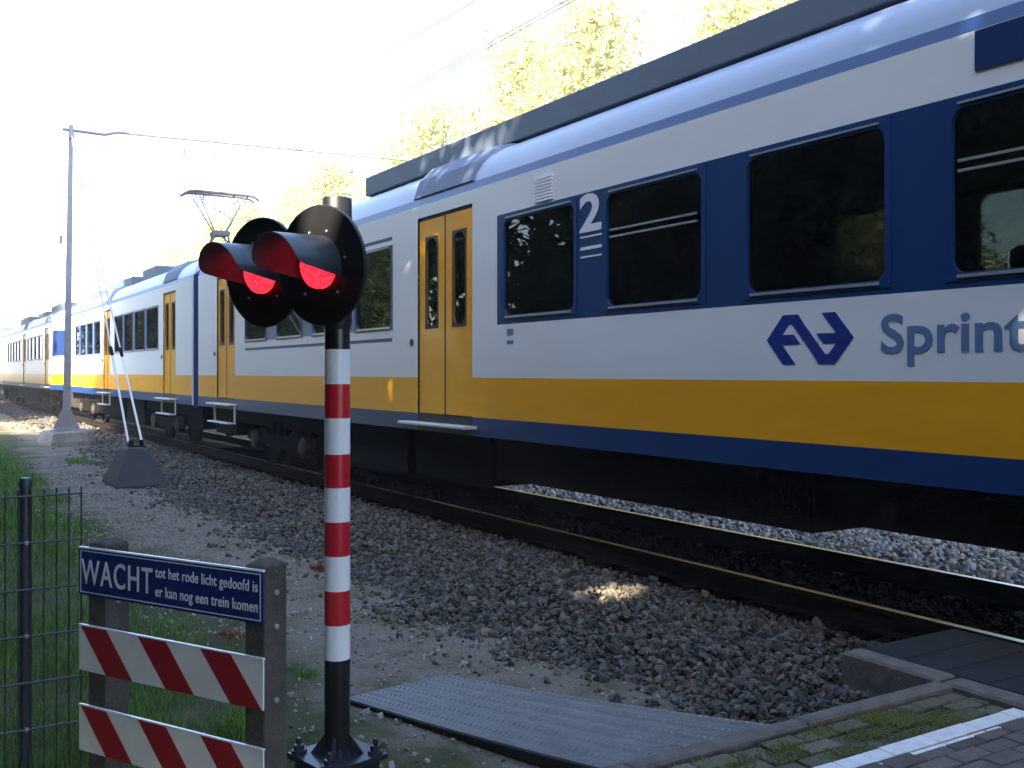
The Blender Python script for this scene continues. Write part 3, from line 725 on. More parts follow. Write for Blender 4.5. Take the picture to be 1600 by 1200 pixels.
def cab(root, org, sn, sb_):      # tapered driving cab from the body end sb_ to the nose sn
    d = sn - sb_
    lev = [(ZB, 1.0), (ZYB, 1.0), (ZYT, 1.0), (2.25, 1.0), (2.3, 1.0), (3.3, .9), (3.55, .84), (3.95, .55), (4.12, .2)]
    def ring(t):                  # t = 0 body .. 1 nose
        L = []; w = 1 - .30 * t
        for z, lean in lev:
            off = (HW if z < 3.7 else (1.2 if z < 4.0 else .85)) * w
            L.append((XC - off, sb_ + d * t * lean, z))
        R_ = [(2 * XC - p[0], p[1], p[2]) for p in L[::-1]]
        return L + R_
    mb = MB(); n = len(lev)
    def mf(q):
        k = q if q < n - 1 else (2 * n - 2 - q)
        z = (lev[min(k, n - 2)][0] + lev[min(k + 1, n - 1)][0]) / 2
        return 2 if z < ZYB else 1 if z < ZYT else 3 if 2.3 < z < 3.3 else 0
    mats = [M['t_white'], M['t_yellow'], M['t_blue'], M['t_blue_dark'], M['roof']]
    ra, rm, rb = ring(0), ring(.75), ring(1.0)
    rb = [(XC + (p[0] - XC) * .93, p[1], p[2]) for p in rb]
    mb.loft([ra, rm, rb], True, 0, False, mf)
    for k in range(n - 1):        # front face, level by level
        z = (lev[k][0] + lev[k + 1][0]) / 2
        mi = 2 if z < ZYB else 1 if z < ZYT else 3 if 2.3 < z < 3.3 else 0
        mb.face([rb[k], rb[k + 1], rb[2 * n - 2 - k], rb[2 * n - 1 - k]], mi)
    cb = mb.build('driving_cab', mats, root, org)
    for sx in (-.7, .7):
        mb = MB(); mb.lathe((XC + sx, sn - .02 * d, 1.42), (0, 1 if d > 0 else -1, 0), [(-.02, .10), (.04, .10), (.05, .08)], 16)
        mb.build('headlight', M['b_edge'], cb, org)
    mb = MB(); mb.tube([(XC, sn, .95), (XC, sn + .25 * (1 if d > 0 else -1), .95)], .12, 10); mb.box(XC - .9, XC + .9, min(sn - d * .2, sn - d * .1), max(sn - d * .2, sn - d * .1), .35, .9)
    mb.build('coupler', M['under_lt'], cb, org)
cab(c2, o2, 41.0, 39.6)
S3W = [(46.2 + k * 1.45, 47.4 + k * 1.45) for k in range(4)] + [(54.2 + k * 1.45, 55.4 + k * 1.45) for k in range(5)]
c3, o3 = car('third carriage behind the mast, with its tapered blue and white cab in the sun', 43.1, 65.0, S3W, [(44.2, 45.4), (52.4, 53.6)], bogies=(46.5, 61.5), boxes=((49, 58, .4, 1.2),), seats=False, detail=False,
    roofboxes=((44, 47.5, .9, .3), (50, 53, .8, .25), (56, 60, .9, .3)))
cab(c3, o3, 41.6, 43.1)
S4W = [(68.2 + k * 1.45, 69.4 + k * 1.45) for k in range(4)] + [(77.2 + k * 1.45, 78.4 + k * 1.45) for k in range(6)]
car('farthest carriage in view at the left edge of the photo', 65.5, 90, S4W, [(66.4, 67.6), (75.4, 76.6)], bogies=(68.5, 87), boxes=((71, 84, .4, 1.2),), seats=False, detail=False, roofboxes=((70, 76, .9, .3),))

# ------------------------------------------------------------------ overhead line
MX, MY = 3.70, 27.5
foot = thing('concrete_foundation', 'weathered concrete foundation block under the grey overhead line mast', 'foundation', (MX, MY, -.15))
mb = MB()
rings = []
for z, e in ((-.5, .02), (-.05, .0), (.16, -.06), (.20, -.12)):
    rings.append([(MX + a * (.62 + e), MY + b_ * (.72 + e), z + .02 * a) for a, b_ in ((-1, -.7), (-.7, -1), (.7, -1), (1, -.7), (1, .7), (.7, 1), (-.7, 1), (-1, .7))])
mb.loft(rings); mb.build('block', M['conc'], foot, foot.location)
for k in range(4):
    mb = MB(); mb.tube([(MX + (-.2, .2, .2, -.2)[k], MY + (-.2, -.2, .2, .2)[k], .19), (MX + (-.2, .2, .2, -.2)[k], MY + (-.2, -.2, .2, .2)[k], .30)], .02, 6)
    mb.build('anchor_bolt', M['galv'], foot, foot.location)
port = thing('catenary_portal', 'grey steel overhead line mast with a thin beam reaching across the tracks', 'overhead line mast', (MX, MY, .2)); po = port.location
def mast(mb, x, y, lx=0.0, ly=0.0, h=7.9):
    def ring(z, w, f):
        t = (z - .2) / (h - .2); cx, cy = x + lx * t, y + ly * t
        pr = [(-w, -f), (w, -f), (w, -f + .02), (.012, -f + .02), (.012, f - .02), (w, f - .02), (w, f), (-w, f), (-w, f - .02), (-.012, f - .02), (-.012, -f + .02), (-w, -f + .02)]
        return [(cx + a, cy + b_, z) for a, b_ in pr]
    mb.loft([ring(.235, .085, .095), ring(h, .045, .055)])
    for sx in (-1, 1):                                    # splayed gussets at the foot
        for sy in (-1, 1):
            yy = y + sy * .105
            pts = [(x + sx * .08, yy, .236), (x + sx * .29, yy, .236), (x + sx * .29, yy, .27), (x + sx * .08, yy, .75)]
            mb.loft([[(p[0], p[1] - .008, p[2]) for p in pts], [(p[0], p[1] + .008, p[2]) for p in pts]])
    mb.box(x - .32, x + .32, y - .3, y + .3, .205, .235)
mb = MB(); mast(mb, MX, MY, .10, -.07); mb.build('mast', M['galv'], port, po)
mb = MB(); mast(mb, 14.3, MY); mb.build('mast', M['galv'], port, po)
mb = MB(); mb.tube([(MX - .1, MY - .07, 7.78), (MX + .9, MY - .07, 7.76), (MX + 1.2, MY - .06, 7.86), (14.3, MY, 8.1)], .042, 8)
mb.build('beam', M['galv'], port, po)
for bx in (6.6, 7.4, 10.6, 11.4):
    mb = MB(); mb.lathe((bx, MY, 7.50), (0, 0, 1), [(0, .02), (.02, .06), (.05, .03), (.08, .06), (.11, .03), (.14, .06), (.17, .03), (.36, .02)], 10); mb.build('insulator', M['galv'], port, po)
mb = MB(); mb.box(MX - .16, MX - .12, MY - .2, MY + .1, 4.9, 5.1); mb.build('bracket', M['galv'], port, po)
mb = MB(); mb.box(MX + .02, MX + .16, MY - .2, MY - .15, 7.55, 7.72); mb.build('bracket', M['galv'], port, po)
def wire(x, z, r, lab, sag=0.0, dx=0):
    mb = MB(); pts = []
    for k in range(61):
        y = -35 + k * 5.0; ph = ((y - MY) / 50.0) % 1.0
        pts.append((x + dx * (2 * abs(ph - .5) - .5), y, z - sag * 4 * ph * (1 - ph)))
    mb.tube(pts, r, 6); tag(mb.build('overhead_wire', M['wire']), lab, 'overhead wire', 'overhead wires above the tracks')
wire(XC - .03, 5.99, .008, 'lower contact wire above the train, left strand of the close pair')
wire(XC + .05, 5.99, .008, 'lower contact wire above the train, right strand of the close pair')
wire(XC, 7.45, .009, 'highest carrying wire sagging over the train', .9)
wire(10.9, 5.99, .008, 'contact wire of the empty far track, in front of the pale trees')
wire(10.9, 7.45, .009, 'carrying wire of the empty far track, in front of the pale trees', .9)
# stays and their anchor block
AX, AY = 3.30, 16.95
anc = MB()
def trap(z, hw, hl, sh=0): return [(AX - hw + sh, AY - hl, z), (AX + hw + sh, AY - hl, z), (AX + hw + sh, AY + hl, z), (AX - hw + sh, AY + hl, z)]
anc.loft([trap(-.4, .40, .62), trap(-.10, .40, .62), trap(.42, .17, .30, -.02), trap(.46, .14, .26, -.02)])
ao = thing('anchor_block', 'dark tapered concrete anchor block with two pale stays running up from it', 'anchor block', (AX, AY, -.15))
anc.build('block', M['anchor'], ao, ao.location, bevel=.015)
mb = MB()
for sx in (-.05, .11): mb.tube([(AX + sx, AY + .04, .44), (AX + sx, AY + .08, .56)], .035, 8)
mb.box(AX - .1, AX + .16, AY - .05, AY + .12, .45, .475); mb.build('eye_bracket', M['under'], ao, ao.location)
for k, (sx, lab) in enumerate(((-.09, 'left of the two pale stays between the mast top and the anchor block'), (.12, 'right of the two pale stays between the mast top and the anchor block'))):
    a = Vector((AX + sx, AY + .08, .54)); b_ = Vector((MX + .10, MY - .2, 7.6 - k * .1)); t = thing('stay_wire', lab, 'stay', a, 'stays of the overhead line mast')
    mb = MB(); mb.tube([a, a.lerp(b_, .20)], .019, 8); mb.build('sleeve', M['staywhite'], t, a)
    mb = MB(); mb.tube([a.lerp(b_, .20), a.lerp(b_, .205), a.lerp(b_, .22), a.lerp(b_, .225)], [.02, .03, .03, .02], 8); mb.build('turnbuckle', M['under'], t, a)
    mb = MB(); mb.tube([a.lerp(b_, .225), b_], .016, 8); mb.build('cable', M['galv_lt'], t, a)

# ------------------------------------------------------------------ level crossing light post
PX, PY = 1.637, 4.111
post = thing('warning_light_post', 'red and white banded warning light post with two round black heads', 'crossing light', (PX, PY, -.1)); qo = post.location
zy = lambda y: 1.66 - (y - 582) / 1570 * 4.36
ZS = [zy(v) for v in (1165, 1028, 974, 921, 867, 814, 761, 709, 653, 600, 546, 500)]
mb = MB(); RP = .0555
for k in range(len(ZS) - 1):
    mi = 0 if k in (0, len(ZS) - 2) else (1 if k % 2 else 2)
    base = len(mb.v); n = 40
    for z in (ZS[k], ZS[k + 1]):
        for q in range(n): mb.v.append((PX + RP * math.cos(2 * PI * q / n), PY + RP * math.sin(2 * PI * q / n), z))
    for q in range(n): mb.f.append((base + q, base + (q + 1) % n, base + n + (q + 1) % n, base + n + q)); mb.m.append(mi)
mb.build('pole', [M['p_black'], M['p_white'], M['p_red']], post, qo, smooth=50)
mb = MB(); mb.lathe((PX, PY, 0), (0, 0, 1), [(zy(515), .0565), (zy(505), .063), (zy(313), .063), (zy(310), .060)], 36)
mb.build('head_sleeve', M['lampblack'], post, qo, smooth=40)
A_ = math.radians(12)
def rotp(a, b_, z): return (PX + a * math.cos(A_) - b_ * math.sin(A_), PY + a * math.sin(A_) + b_ * math.cos(A_), z)
mb = MB()
def slab(h, z0, z1): mb.loft([[rotp(a * h, b_ * h, z) for a, b_ in ((-1, -1), (1, -1), (1, 1), (-1, 1))] for z in (z0, z1)])
slab(.155, -.012, .010); slab(.13, -.13, -.02)
for k in range(4):
    a = k * PI / 2 + A_
    for sgn in (-1, 1): pass
    v = [(RP - .002, ZS[0] - .05), (RP + .05, -.0 + .01), (RP - .002, .01)]
    dx, dy = math.cos(a + PI / 4), math.sin(a + PI / 4); tx, ty = -dy * .006, dx * .006
    tri = [(.05, .10), (.115, .011), (.05, .011)]
    mb.loft([[(PX + r * dx + tx, PY + r * dy + ty, z) for r, z in tri], [(PX + r * dx - tx, PY + r * dy - ty, z) for r, z in tri]])
mb.tube([(PX, PY, .0), (PX, PY, ZS[0] + .003)], .0562, 24)
bp = mb.build('base_plate', M['basep'], post, qo)
for a, b_ in ((-1, -1), (1, -1), (1, 1), (-1, 1)):
    c = rotp(a * .118, b_ * .118, 0); mb = MB()
    mb.lathe((c[0], c[1], .011), (0, 0, 1), [(0, .034), (.012, .034), (.013, .024), (.034, .023), (.036, .012), (.060, .012), (.064, .008)], 6); mb.build('bolt', M['basep'], bp, qo)
N0 = Vector((-.918, -.397, 0)).normalized()
def lamp(cx, cy, cz, dia, yaw=0.0, pitch=-4):
    N = Vector((N0.x * math.cos(yaw) - N0.y * math.sin(yaw), N0.x * math.sin(yaw) + N0.y * math.cos(yaw), math.tan(math.radians(pitch)))).normalized()
    C = Vector((cx, cy, cz)); R_ = dia / 2
    side = Vector((0, 0, 1)).cross(N).normalized(); up = N.cross(side).normalized()
    mb = MB(); mb.lathe(C, N, [(-.016, R_ - .006), (-.012, R_), (.0, R_), (.004, R_ - .004), (.004, .13)], 64)
    bd = mb.build('backboard', M['lampblack'], post, qo, smooth=40)
    mb = MB(); mb.lathe(C, N, [(-.16, .05), (-.15, .10), (-.05, .125), (-.017, .13)], 32); mb.build('lamp_housing', M['lampblack'], bd, qo, smooth=40)
    mb = MB(); mb.lathe(C, N, [(.0045, .100), (.025, .098), (.045, .080), (.056, .048), (.060, .012)], 40); mb.build('lens', M['redlens'], bd, qo, smooth=50)
    # visor: long hood, its lower edge swept up towards the tip
    mb = MB(); nA, nL = 30, 18; Lv = .280
    def pt(i, j, r):
        t = 1 - (1 - j / nL) ** 2; half = math.radians(114 - 30 * t - 74 * t ** 22)
        a = -half + 2 * half * i / nA
        return C + N * (.005 + Lv * t) + (side * math.sin(a) + up * math.cos(a)) * (r + .006 * t)
    for r, flip in ((.128, 0), (.124, 1)):
        base = len(mb.v)
        for j in range(nL + 1):
            for i in range(nA + 1): mb.v.append(tuple(pt(i, j, r)))
        for j in range(nL):
            for i in range(nA):
                q = [base + j * (nA + 1) + i, base + j * (nA + 1) + i + 1, base + (j + 1) * (nA + 1) + i + 1, base + (j + 1) * (nA + 1) + i]
                mb.f.append(tuple(q[::-1] if flip else q)); mb.m.append(0)
    nb = (nL + 1) * (nA + 1)
    for i in range(nA): a = nL * (nA + 1) + i; mb.f.append((a, a + 1, nb + a + 1, nb + a)); mb.m.append(0)
    for j in range(nL):
        for i in (0, nA): a = j * (nA + 1) + i; mb.f.append((a, a + nA + 1, nb + a + nA + 1, nb + a)); mb.m.append(0)
    mb.build('visor', M['visor'], bd, qo, smooth=40)
    for a in (20, 80, 140, 220, 280, 340):
        mb = MB(); q = C + (side * math.sin(math.radians(a)) + up * math.cos(math.radians(a))) * .152; mb.lathe(q, N, [(.003, .006), (.009, .006), (.011, .003)], 8)
        mb.build('screw', M['galv'], bd, qo)
    return C, N
lamp(1.554, 4.092, 2.117, .518); lamp(1.482, 4.664, 2.132, .518)
mb = MB()
pA = Vector((1.60, 4.13, 2.20)); pB = Vector((1.60, 4.72, 2.20))
mb.tube([pA, pB], .035, 14); mb.tube([pB, Vector((1.56, 4.70, 2.15))], .05, 12)
mb.build('cross_arm', M['lampblack'], post, qo, smooth=40)

# ------------------------------------------------------------------ barrier with the warning sign
BR = Vector((1.096, 3.435, 0)); BL = Vector((.627, 4.297, 0)); U = (BR - BL).normalized(); LEN = (BR - BL).length
NB = U.cross(Vector((0, 0, 1))).normalized()
if NB.dot(-BR) < 0: NB = -NB
Zv = Vector((0, 0, 1))
def bp_(u, n, z): return BL + U * u + NB * n + Zv * z
def bbox(mb, u0, u1, n0, n1, z0, z1, mi=0):
    mb.loft([[bp_(u0, n0, z), bp_(u1, n0, z), bp_(u1, n1, z), bp_(u0, n1, z)] for z in (z0, z1)], mi=mi)
def cpost(u0, u1, top, lab):
    t = thing('concrete_post', lab, 'post', bp_((u0 + u1) / 2, -.09, -.1), 'concrete posts of the barrier'); org = t.location; mb = MB()
    c0, c1, n0, n1 = u0, u1, -.120, -.007; e = .035
    mb.loft([[bp_(c0, n0, z), bp_(c1, n0, z), bp_(c1, n1, z), bp_(c0, n1, z)] for z in (-.3, top - .02)] + [[bp_(c0 + e, n0 + e, top), bp_(c1 - e, n0 + e, top), bp_(c1 - e, n1 - e, top), bp_(c0 + e, n1 - e, top)]])
    mb.build('shaft', M['postconc'], t, org, bevel=.008)
    for z in (.88, .76, .5):
        mb = MB(); mb.lathe(bp_(c1, (n0 + n1) / 2, z), U, [(0, .012), (.006, .011), (.009, .006)], 8)
        mb.build('bolt_head', M['galv'], t, org)
cpost(.04, .145, 1.005, 'concrete post behind the left end of the blue sign and striped boards')
cpost(LEN - .098, LEN - .002, 1.00, 'concrete post behind the right end of the blue sign and striped boards')
ZT, ZBt = .970, .782
sg = thing('warning_sign', 'blue enamel sign with the white lettering WACHT above the striped boards', 'sign', bp_(LEN / 2, 0, .88)); so = sg.location
mb = MB(); bbox(mb, 0, LEN, -.003, .004, ZBt, ZT - .006)
mb.build('sign_face', M['signblue'], sg, so)
mb = MB(); bbox(mb, -.001, LEN + .001, -.006, .0055, ZT - .0055, ZT + .001); mb.build('top_edge', M['b_edge'], sg, so)
mb = MB(); m_ = .010; w_ = .0035; zt2 = ZT - .016
bbox(mb, m_, LEN - m_, .0042, .0054, ZBt + m_, ZBt + m_ + w_); bbox(mb, m_, LEN - m_, .0042, .0054, zt2, zt2 + w_)
bbox(mb, m_, m_ + w_, .0042, .0054, ZBt + m_ + w_ + .0002, zt2 - .0002); bbox(mb, LEN - m_ - w_, LEN - m_, .0042, .0054, ZBt + m_ + w_ + .0002, zt2 - .0002)
mb.build('border', M['signtext'], sg, so)
def sign_text(body, u, z, size, width, off, sp=1.06):
    o = text_mesh(body, size, frame4(bp_(u, .0052, z), U, Zv, NB), 'lettering', M['signtext'], sg, width=width, offset=off, depth=.0008, spacing=sp)
    o.data.transform(Matrix.Translation(-Vector(so)))
sign_text('WACHT', .016, .828, .138, .408, .0010, 1.12)
sign_text('tot het rode licht gedoofd is', .440, .893, .056, .518, .0005)
sign_text('er kan nog een trein komen', .440, .822, .056, .518, .0005)
def striped(z0, z1, lab):
    t = thing('striped_board', lab, 'barrier board', bp_(LEN / 2, 0, (z0 + z1) / 2), 'striped barrier boards'); org = t.location
    h = z1 - z0; mb = MB(); bbox(mb, 0, LEN, -.003, .003, z0, z1 - .004); mb.build('plank', M['b_white'], t, org)
    mb = MB(); bbox(mb, -.001, LEN + .001, -.006, .0045, z1 - .0035, z1 + .002); mb.build('top_edge', M['b_edge'], t, org)
    mb = MB(); H = h - .004; sl = .150; w = .150
    for k in range(3):
        a = .012 + k * .332
        q0 = [(a, z0 + H), (a + w, z0 + H), (a + w + sl, z0), (a + sl, z0)]
        q = [(min(u, LEN), z) for u, z in q0]
        if q0[2][0] > LEN: 
            tt = (LEN - q0[1][0]) / sl; q = [q0[0], q0[1], (LEN, z0 + H * (1 - tt)), (LEN, z0), q0[3]] if q0[1][0] < LEN else [q0[0], (LEN, z0 + H), (LEN, z0), q0[3]]
        mb.loft([[bp_(u, n, z) for u, z in q] for n in (.0032, .0046)])
    mb.build('red_stripes', M['b_red'], t, org)
striped(.482, .662, 'red and white striped barrier board just below the blue sign')
striped(.165, .346, 'lower red and white striped barrier board at the bottom edge of the photo')

# ------------------------------------------------------------------ mesh fence
FY = 4.76
fn = thing('mesh_fence', 'dark green wire mesh fence panel with a round capped post at the left edge', 'fence', (.0, FY, -.1)); fo = fn.location
mb = MB(); x = .70
while x > -2.0:
    mb.tube([(x, FY - .004, -.08), (x, FY - .004, 1.160)], .0034, 6); x -= .05
mb.build('vertical_wires', M['fence'], fn, fo)
mb = MB()
for k in range(6):
    z = 1.129 - .2 * k
    mb.tube([(.705, FY - .0105, z), (-2.02, FY - .0105, z)], .004, 6); mb.tube([(.705, FY + .0035, z), (-2.02, FY + .0035, z)], .004, 6)
mb.build('horizontal_wires', M['fence'], fn, fo)
for x in (.482, -2.0):
    mb = MB(); mb.lathe((x, FY + .032, -.15), (0, 0, 1), [(0, .0235), (1.315, .0235), (1.316, .0255), (1.345, .025), (1.355, .018), (1.358, .006)], 20); pp = mb.build('post', M['fence'], fn, fo, smooth=40)
    mb = MB()
    for z in (.929, .529, .129): mb.lathe((x, FY + .004, z), (0, -1, 0), [(0, .010), (.018, .009), (.020, .004)], 8)
    mb.build('clip', M['galv'], pp, fo)

# ------------------------------------------------------------------ grass, weeds
def blades(x, y, h, w, name, material, lean=.45):
    n = len(x); a = RNG.uniform(0, 2 * PI, n); la = RNG.uniform(0, 2 * PI, n); ll = RNG.uniform(.05, lean, n) * h
    z0 = gz(x, y) - .01; wx, wy = np.cos(a) * w / 2, np.sin(a) * w / 2
    v = np.zeros((n, 5, 3))
    v[:, 0] = np.stack([x - wx, y - wy, z0], -1); v[:, 1] = np.stack([x + wx, y + wy, z0], -1)
    mx_, my_ = x + np.cos(la) * ll * .35, y + np.sin(la) * ll * .35; mz = z0 + h * .6
    v[:, 2] = np.stack([mx_ + wx * .7, my_ + wy * .7, mz], -1); v[:, 3] = np.stack([mx_ - wx * .7, my_ - wy * .7, mz], -1)
    v[:, 4] = np.stack([x + np.cos(la) * ll, y + np.sin(la) * ll, z0 + h * (1 - .25 * ll / np.maximum(h, .01))], -1)
    b_ = np.arange(n) * 5
    return npmesh(name, v.reshape(-1, 3), np.stack([b_ + 3, b_ + 2, b_ + 4], -1), np.stack([b_, b_ + 1, b_ + 2, b_ + 3], -1), [material])
def dens_noise(x, y): return .5 + .5 * np.sin(x * 3.1 + 1.3 * np.sin(y * 2.1)) * np.cos(y * 2.7 + np.sin(x * 4.0))
X_, Y_, H_ = [], [], []
for (x0, x1, y0, y1, dn, hm) in ((-.6, 2.0, 3.6, 7.5, 4200, .115), (-.4, 2.2, 7.5, 14, 1700, .125), (0, 2.5, 14, 26, 500, .20), (.5, 3.0, 26, 42, 150, .22)):
    x, y = scatter(x0, x1, y0, y1, dn)
    edge = np.interp(y, [3.4, 3.9, 5, 8, 14, 22, 42], [.95, 1.15, 1.5, 1.85, 2.05, 2.15, 2.4]) + edge_noise(y * 1.3) * .8
    k = (RNG.random(len(x)) < np.clip((edge - x) * 4, 0, 1) * (.25 + .75 * dens_noise(x, y)))
    X_.append(x[k]); Y_.append(y[k]); H_.append(hm * RNG.uniform(.3, 1.15, k.sum()) * (.55 + .6 * dens_noise(x[k] + 2, y[k])) * np.clip((edge[k] - x[k]) * 3 + .25, .3, 1))
x, y, h = map(np.concatenate, (X_, Y_, H_))
tag(blades(x, y, h, np.interp(y, [4, 10, 40], [.005, .008, .025]) * RNG.uniform(.6, 1.2, len(x)), 'grass', M['grass']), 'green grass growing behind the fence and barrier', 'grass', kind='stuff')
cx = RNG.uniform(1.3, 3.4, 60); cy = RNG.uniform(3.7, 14, 60); k = RNG.integers(0, 60, 4200)
x = cx[k] + RNG.normal(0, .08, len(k)); y = cy[k] + RNG.normal(0, .13, len(k))
ok = ~((x > 2.0) & (y < 5.15)); x, y = x[ok], y[ok]
tag(blades(x, y, RNG.uniform(.01, .05, len(x)), np.full(len(x), .005), 'dry_grass', M['drygrass']), 'short yellowish dry grass sprouting on the walkway', 'grass', kind='stuff')
def weed(xc, yc, n, sp, h, m_, name, lab, cat):
    q_ = sp * 1.6 * np.sqrt(RNG.random(n)) * RNG.uniform(.5, 1, n); a_ = RNG.uniform(0, 2 * PI, n)
    x = xc + q_ * np.cos(a_); y = yc + 1.2 * q_ * np.sin(a_)
    o = blades(x, y, RNG.uniform(.3, 1, n) * h, np.full(n, .008), name, m_, 1.0)
    tag(o, lab, cat)
weed(3.28, 8.6, 170, .07, .09, M['redweed'], 'red_weed', 'reddish brown weed at the edge of the ballast', 'weed')
weed(2.05, 5.6, 90, .06, .07, M['grass'], 'grass_tuft', 'small green tuft on the walkway beyond the banded post', 'grass tuft')
weed(1.42, 4.75, 420, .11, .15, M['grass'], 'grass_tuft', 'green tuft between the right concrete post and the banded post', 'grass tuft')
weed(1.9, 6.6, 110, .07, .06, M['redweed'], 'red_weed', 'low rusty weed on the walkway left of the banded post', 'weed')
weed(3.15, 21.5, 240, .22, .22, M['grass'], 'grass_tuft', 'green tuft between the foundation block and the anchor block', 'grass tuft')

# ------------------------------------------------------------------ trees
def leaf_cloud(n, clumps, size, seed):
    """clumps = [(centre, radius)] -> quads spread through the clumps' volume"""
    r_ = np.random.default_rng(seed); cc = np.array([c for c, _ in clumps]); rr = np.array([q for _, q in clumps])
    k = r_.choice(len(cc), n, p=rr ** 2 / (rr ** 2).sum())
    d = r_.normal(size=(n, 3)); d /= np.linalg.norm(d, axis=1)[:, None]
    p = cc[k] + d * (rr[k] * r_.random(n) ** .45)[:, None] * np.array([1, 1, .75])
    nrm = d * .5 + r_.normal(size=(n, 3)) * .7 + np.array([0, 0, .5]); nrm /= np.linalg.norm(nrm, axis=1)[:, None]
    t = np.cross(nrm, r_.normal(size=(n, 3))); t /= np.linalg.norm(t, axis=1)[:, None]; b_ = np.cross(nrm, t)
    s = size * r_.uniform(.55, 1.25, n)[:, None]
    v = np.stack([p - t * s, p - b_ * s * .42 + nrm * s * .12, p + t * s, p + b_ * s * .42 + nrm * s * .12], 1)
    return v.reshape(-1, 3), (np.arange(n)[:, None] * 4 + np.arange(4)[None])
def make_tree(name, h, rad, base, nclump, nleaf, size, lm, seed, clumpr=(.6, 1.3)):
    rg = random.Random(seed); root = thing(name, 'tree', 'tree')
    tr = MB(); clumps = []
    tr.tube([(0, 0, -.3), (.05, 0, h * .25), (-.05, .08, h * .5), (.05, .02, h * .78)], [h * .022, h * .017, h * .011, h * .004], 10)
    for k in range(nclump):
        z = base + (h - base) * (k + rg.random()) / nclump; f = (z - base) / (h - base)
        prof = math.sin(PI * min(1, .14 + .86 * f) ** .8) ** .7
        a = k * 2.399 + rg.uniform(-.5, .5); r = rad * prof * (rg.random() ** .5) * rg.uniform(.7, 1.15)
        c = (r * math.cos(a), r * math.sin(a), z - .3 * r / rad)
        clumps.append((c, rg.uniform(*clumpr) * rad / 3.2))
        if k % 3 == 0 and r > .35 * rad:
            z0 = max(h * .15, z - r * .9); tr.tube([(0, 0, z0), (c[0] * .5, c[1] * .5, (z0 + z) / 2 + .1), c], [h * .008, h * .005, h * .002], 6)
    tr.build('trunk', M['bark'], root, smooth=60)
    v, q = leaf_cloud(nleaf, clumps, size, seed)
    npmesh('crown', v, None, q, [lm], root)
    return root
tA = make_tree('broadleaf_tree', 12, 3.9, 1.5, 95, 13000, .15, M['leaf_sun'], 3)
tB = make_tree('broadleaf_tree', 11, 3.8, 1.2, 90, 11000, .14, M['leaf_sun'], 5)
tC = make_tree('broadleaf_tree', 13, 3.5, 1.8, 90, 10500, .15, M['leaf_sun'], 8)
far = [(tA, 19.5, 15.5, .82, 'sunlit yellow green tree showing just above the roof housing at the right'),
       (tB, 20.5, 21.0, 1.18, 'small bright tree whose top stands above the middle of the roof housing'),
       (tC, 19.5, 26.5, 1.10, 'tallest pale green tree above the nearest carriage'),
       (tA, 20.5, 32.0, 1.22, 'round pale tree left of the tallest one above the roof housing'),
       (tB, 19.5, 38.0, 1.22, 'pale tree behind the left end of the roof housing'),
       (tC, 21.0, 44.5, 1.02, 'slender pale tree just right of the black lamp heads'),
       (tA, 20.0, 51.0, 1.10, 'bright tree directly behind the lamp heads'),
       (tB, 20.5, 58.0, 1.2, 'washed out tree behind the right end of the pantograph'),
       (tC, 20.0, 66.0, 1.02, 'pale narrow tree behind the pantograph'),
       (tA, 20.5, 75.0, 1.13, 'green tree left of the pantograph above the second carriage'),
       (tB, 20.0, 86.0, 1.16, 'distant pale tree above the middle of the second carriage'),
       (tB, 24.0, 18.5, .92, 'low pale tree just above the roof housing, nearest the right edge'),
       (tA, 25.0, 24.0, 1.25, 'pale tree filling the gap right of the tallest tree'),
       (tB, 25.0, 29.5, 1.18, 'pale tree set back behind the tallest tree'),
       (tC, 25.5, 35.5, 1.12, 'set back pale tree left of the tallest one'),
       (tA, 25.5, 42.0, 1.12, 'set back pale tree above the left end of the roof housing'),
       (tB, 25.0, 48.5, 1.22, 'set back pale tree right of the striped post top'),
       (tC, 25.5, 56.0, 1.05, 'set back faint tree between the lamp heads and the pantograph'),
       (tA, 26.0, 70.0, 1.05, 'set back faint tree over the pantograph base'),
       (tC, 21.0, 99.0, .95, 'farthest faint tree, left end of the row behind the train')]
used = set()
for (t, x, y, s, lab) in far:
    o = t if id(t) not in used else copy_tree(t); used.add(id(t))
    o.location = (x, y, -.6); o.scale = (s, s, s); o.rotation_euler = (0, 0, random.uniform(0, 6.28)); o['label'] = lab; o['group'] = 'trees behind the train'
# the wood on the photographer's side, seen only mirrored in the windows; it shades the scene
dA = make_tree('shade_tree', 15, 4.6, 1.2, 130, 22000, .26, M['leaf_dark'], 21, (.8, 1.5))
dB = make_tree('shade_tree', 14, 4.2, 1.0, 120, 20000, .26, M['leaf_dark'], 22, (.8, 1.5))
dBlock = make_tree('shade_tree', 10.5, 2.7, 4.2, 80, 9500, .22, M['leaf_dark'], 31, (.8, 1.3))  # unseen tree added behind the camera to darken the train's right end
near = [(dBlock, 2.5, -3.7, 1.0), (dA, -6.0, 5.0, 1.0), (dB, -5.5, -1.0, 1.05), (dA, -5.5, 11.0, 1.0), (dB, -5.0, 16.5, 1.0), (dA, -5.0, 21.0, .98), (dB, -5.0, -7.5, 1.05), (dA, -5.2, -12.5, 1.1), (dA, -12.0, 2.0, 1.15), (dB, -12, 8.5, 1.2), (dA, -12, -5.5, 1.15),  
        (dB, -11.5, 14.5, 1.2), (dB, -5.2, 40.5, 1.05), (dA, -5.2, 47.5, 1.05), (dB, -5.5, 55, 1.1), (dB, -9, 64, 1.0), (dA, -6, 74, 1.0), (dB, -7.5, 84, 1.1), (dA, -10, 96, 1.2), (dB, -12, 112, 1.3), (dA, -14, 130, 1.4)]
PENDING = []
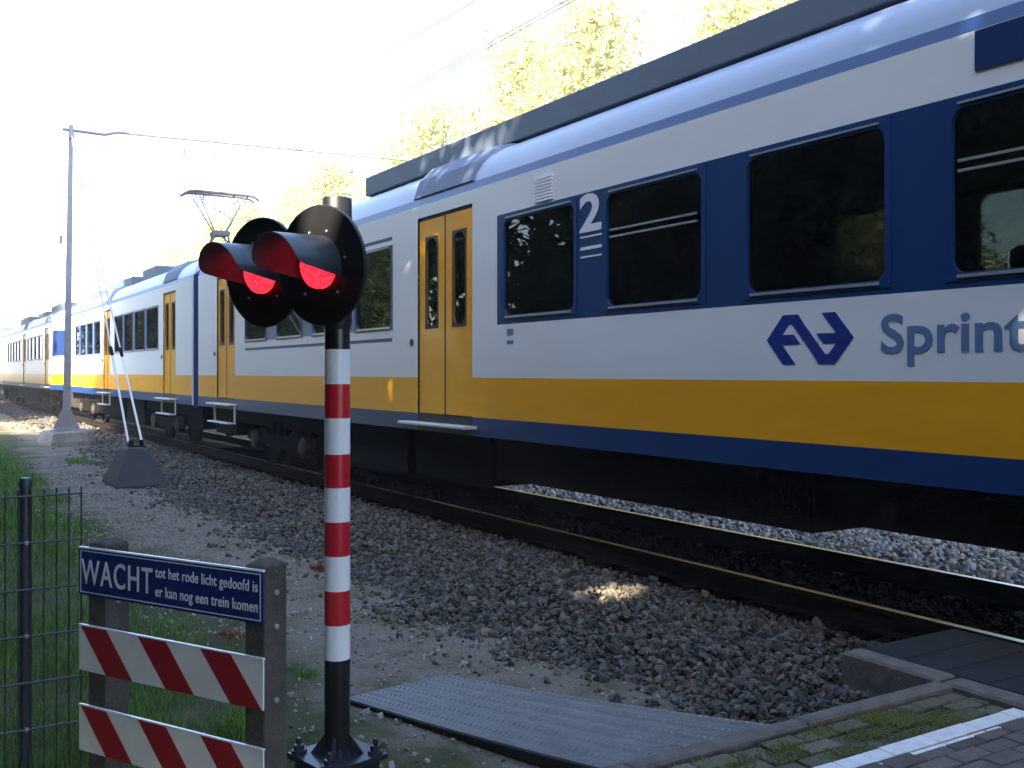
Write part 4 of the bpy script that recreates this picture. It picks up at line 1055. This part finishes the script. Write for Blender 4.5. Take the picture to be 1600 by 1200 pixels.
SPOTS = [((4.85, 6.5, -.1), .27), ((4.6, 6.2, -.1), .18), ((5.29, 5.95, 1.33), -.03), ((5.29, 6.2, 1.27), -.04), ((5.29, 11.6, 1.42), -.03), ((5.29, 11.85, 1.30), -.04),
         ((5.29, 6.1, 1.98), -.05), ((5.29, 8.4, 1.80), -.04), ((5.29, 12.6, 1.75), -.05)]
def gaps(v, o):                              # leaves cut away along sun rays to throw flecks at the chosen SPOTS
    m = np.array(Matrix.LocRotScale(o.location, o.rotation_euler, o.scale)); w = v @ m[:3, :3].T + m[:3, 3]
    c = w.reshape(-1, 4, 3).mean(1); keep = np.ones(len(c), bool); d = np.array(TOSUN)
    for p, rad in SPOTS:
        q = c - np.array(p); t = q @ d; keep &= ~((np.linalg.norm(q - t[:, None] * d, axis=1) < rad + .14) & (t > 0))
    return v.reshape(-1, 4, 3)[keep].reshape(-1, 3)
used = set()
for (t, x, y, s) in near:
    o = t if id(t) not in used else copy_tree(t); used.add(id(t))
    o.location = (x, y, -.05); o.scale = (s, s, s); o.rotation_euler = (0, 0, random.uniform(0, 6.28))
    o['label'] = 'dense leafy tree on the near side of the track, mirrored dark in the train windows'; o['group'] = 'trees on the near side of the track'
    if -10 < y < 12:
        cr = [c for c in o.children if c.name.startswith('crown')][0]; me0 = cr.data
        v = np.empty(len(me0.vertices) * 3, np.float32); me0.vertices.foreach_get('co', v)
        v = gaps(v.reshape(-1, 3).astype(float), o); tmp = npmesh('crown', v, None, np.arange(len(v)).reshape(-1, 4), [M['leaf_dark']])
        cr['gapped'] = 1; cr_new = tmp.data; bpy.data.objects.remove(tmp); PENDING.append((cr, cr_new))
for cr, me in PENDING: cr.data = me; del cr['gapped']

# ------------------------------------------------------------------ thin air volume added to wash out the distance in place of glare
hz = bpy.data.materials.new('glare_haze'); hz.use_nodes = True; hn = hz.node_tree.nodes; hn.clear()
ho = hn.new('ShaderNodeOutputMaterial'); hv = hn.new('ShaderNodeVolumePrincipled')
hv.inputs['Color'].default_value = (1, 1, 1, 1); hv.inputs['Density'].default_value = 0.0012; hv.inputs['Anisotropy'].default_value = 0.0
hz.node_tree.links.new(hv.outputs[0], ho.inputs['Volume'])
mb = MB(); mb.box(-305, 305, -100, 700, -2.2, 25.0); tag(mb.build('glare_haze', hz), kind='stuff')
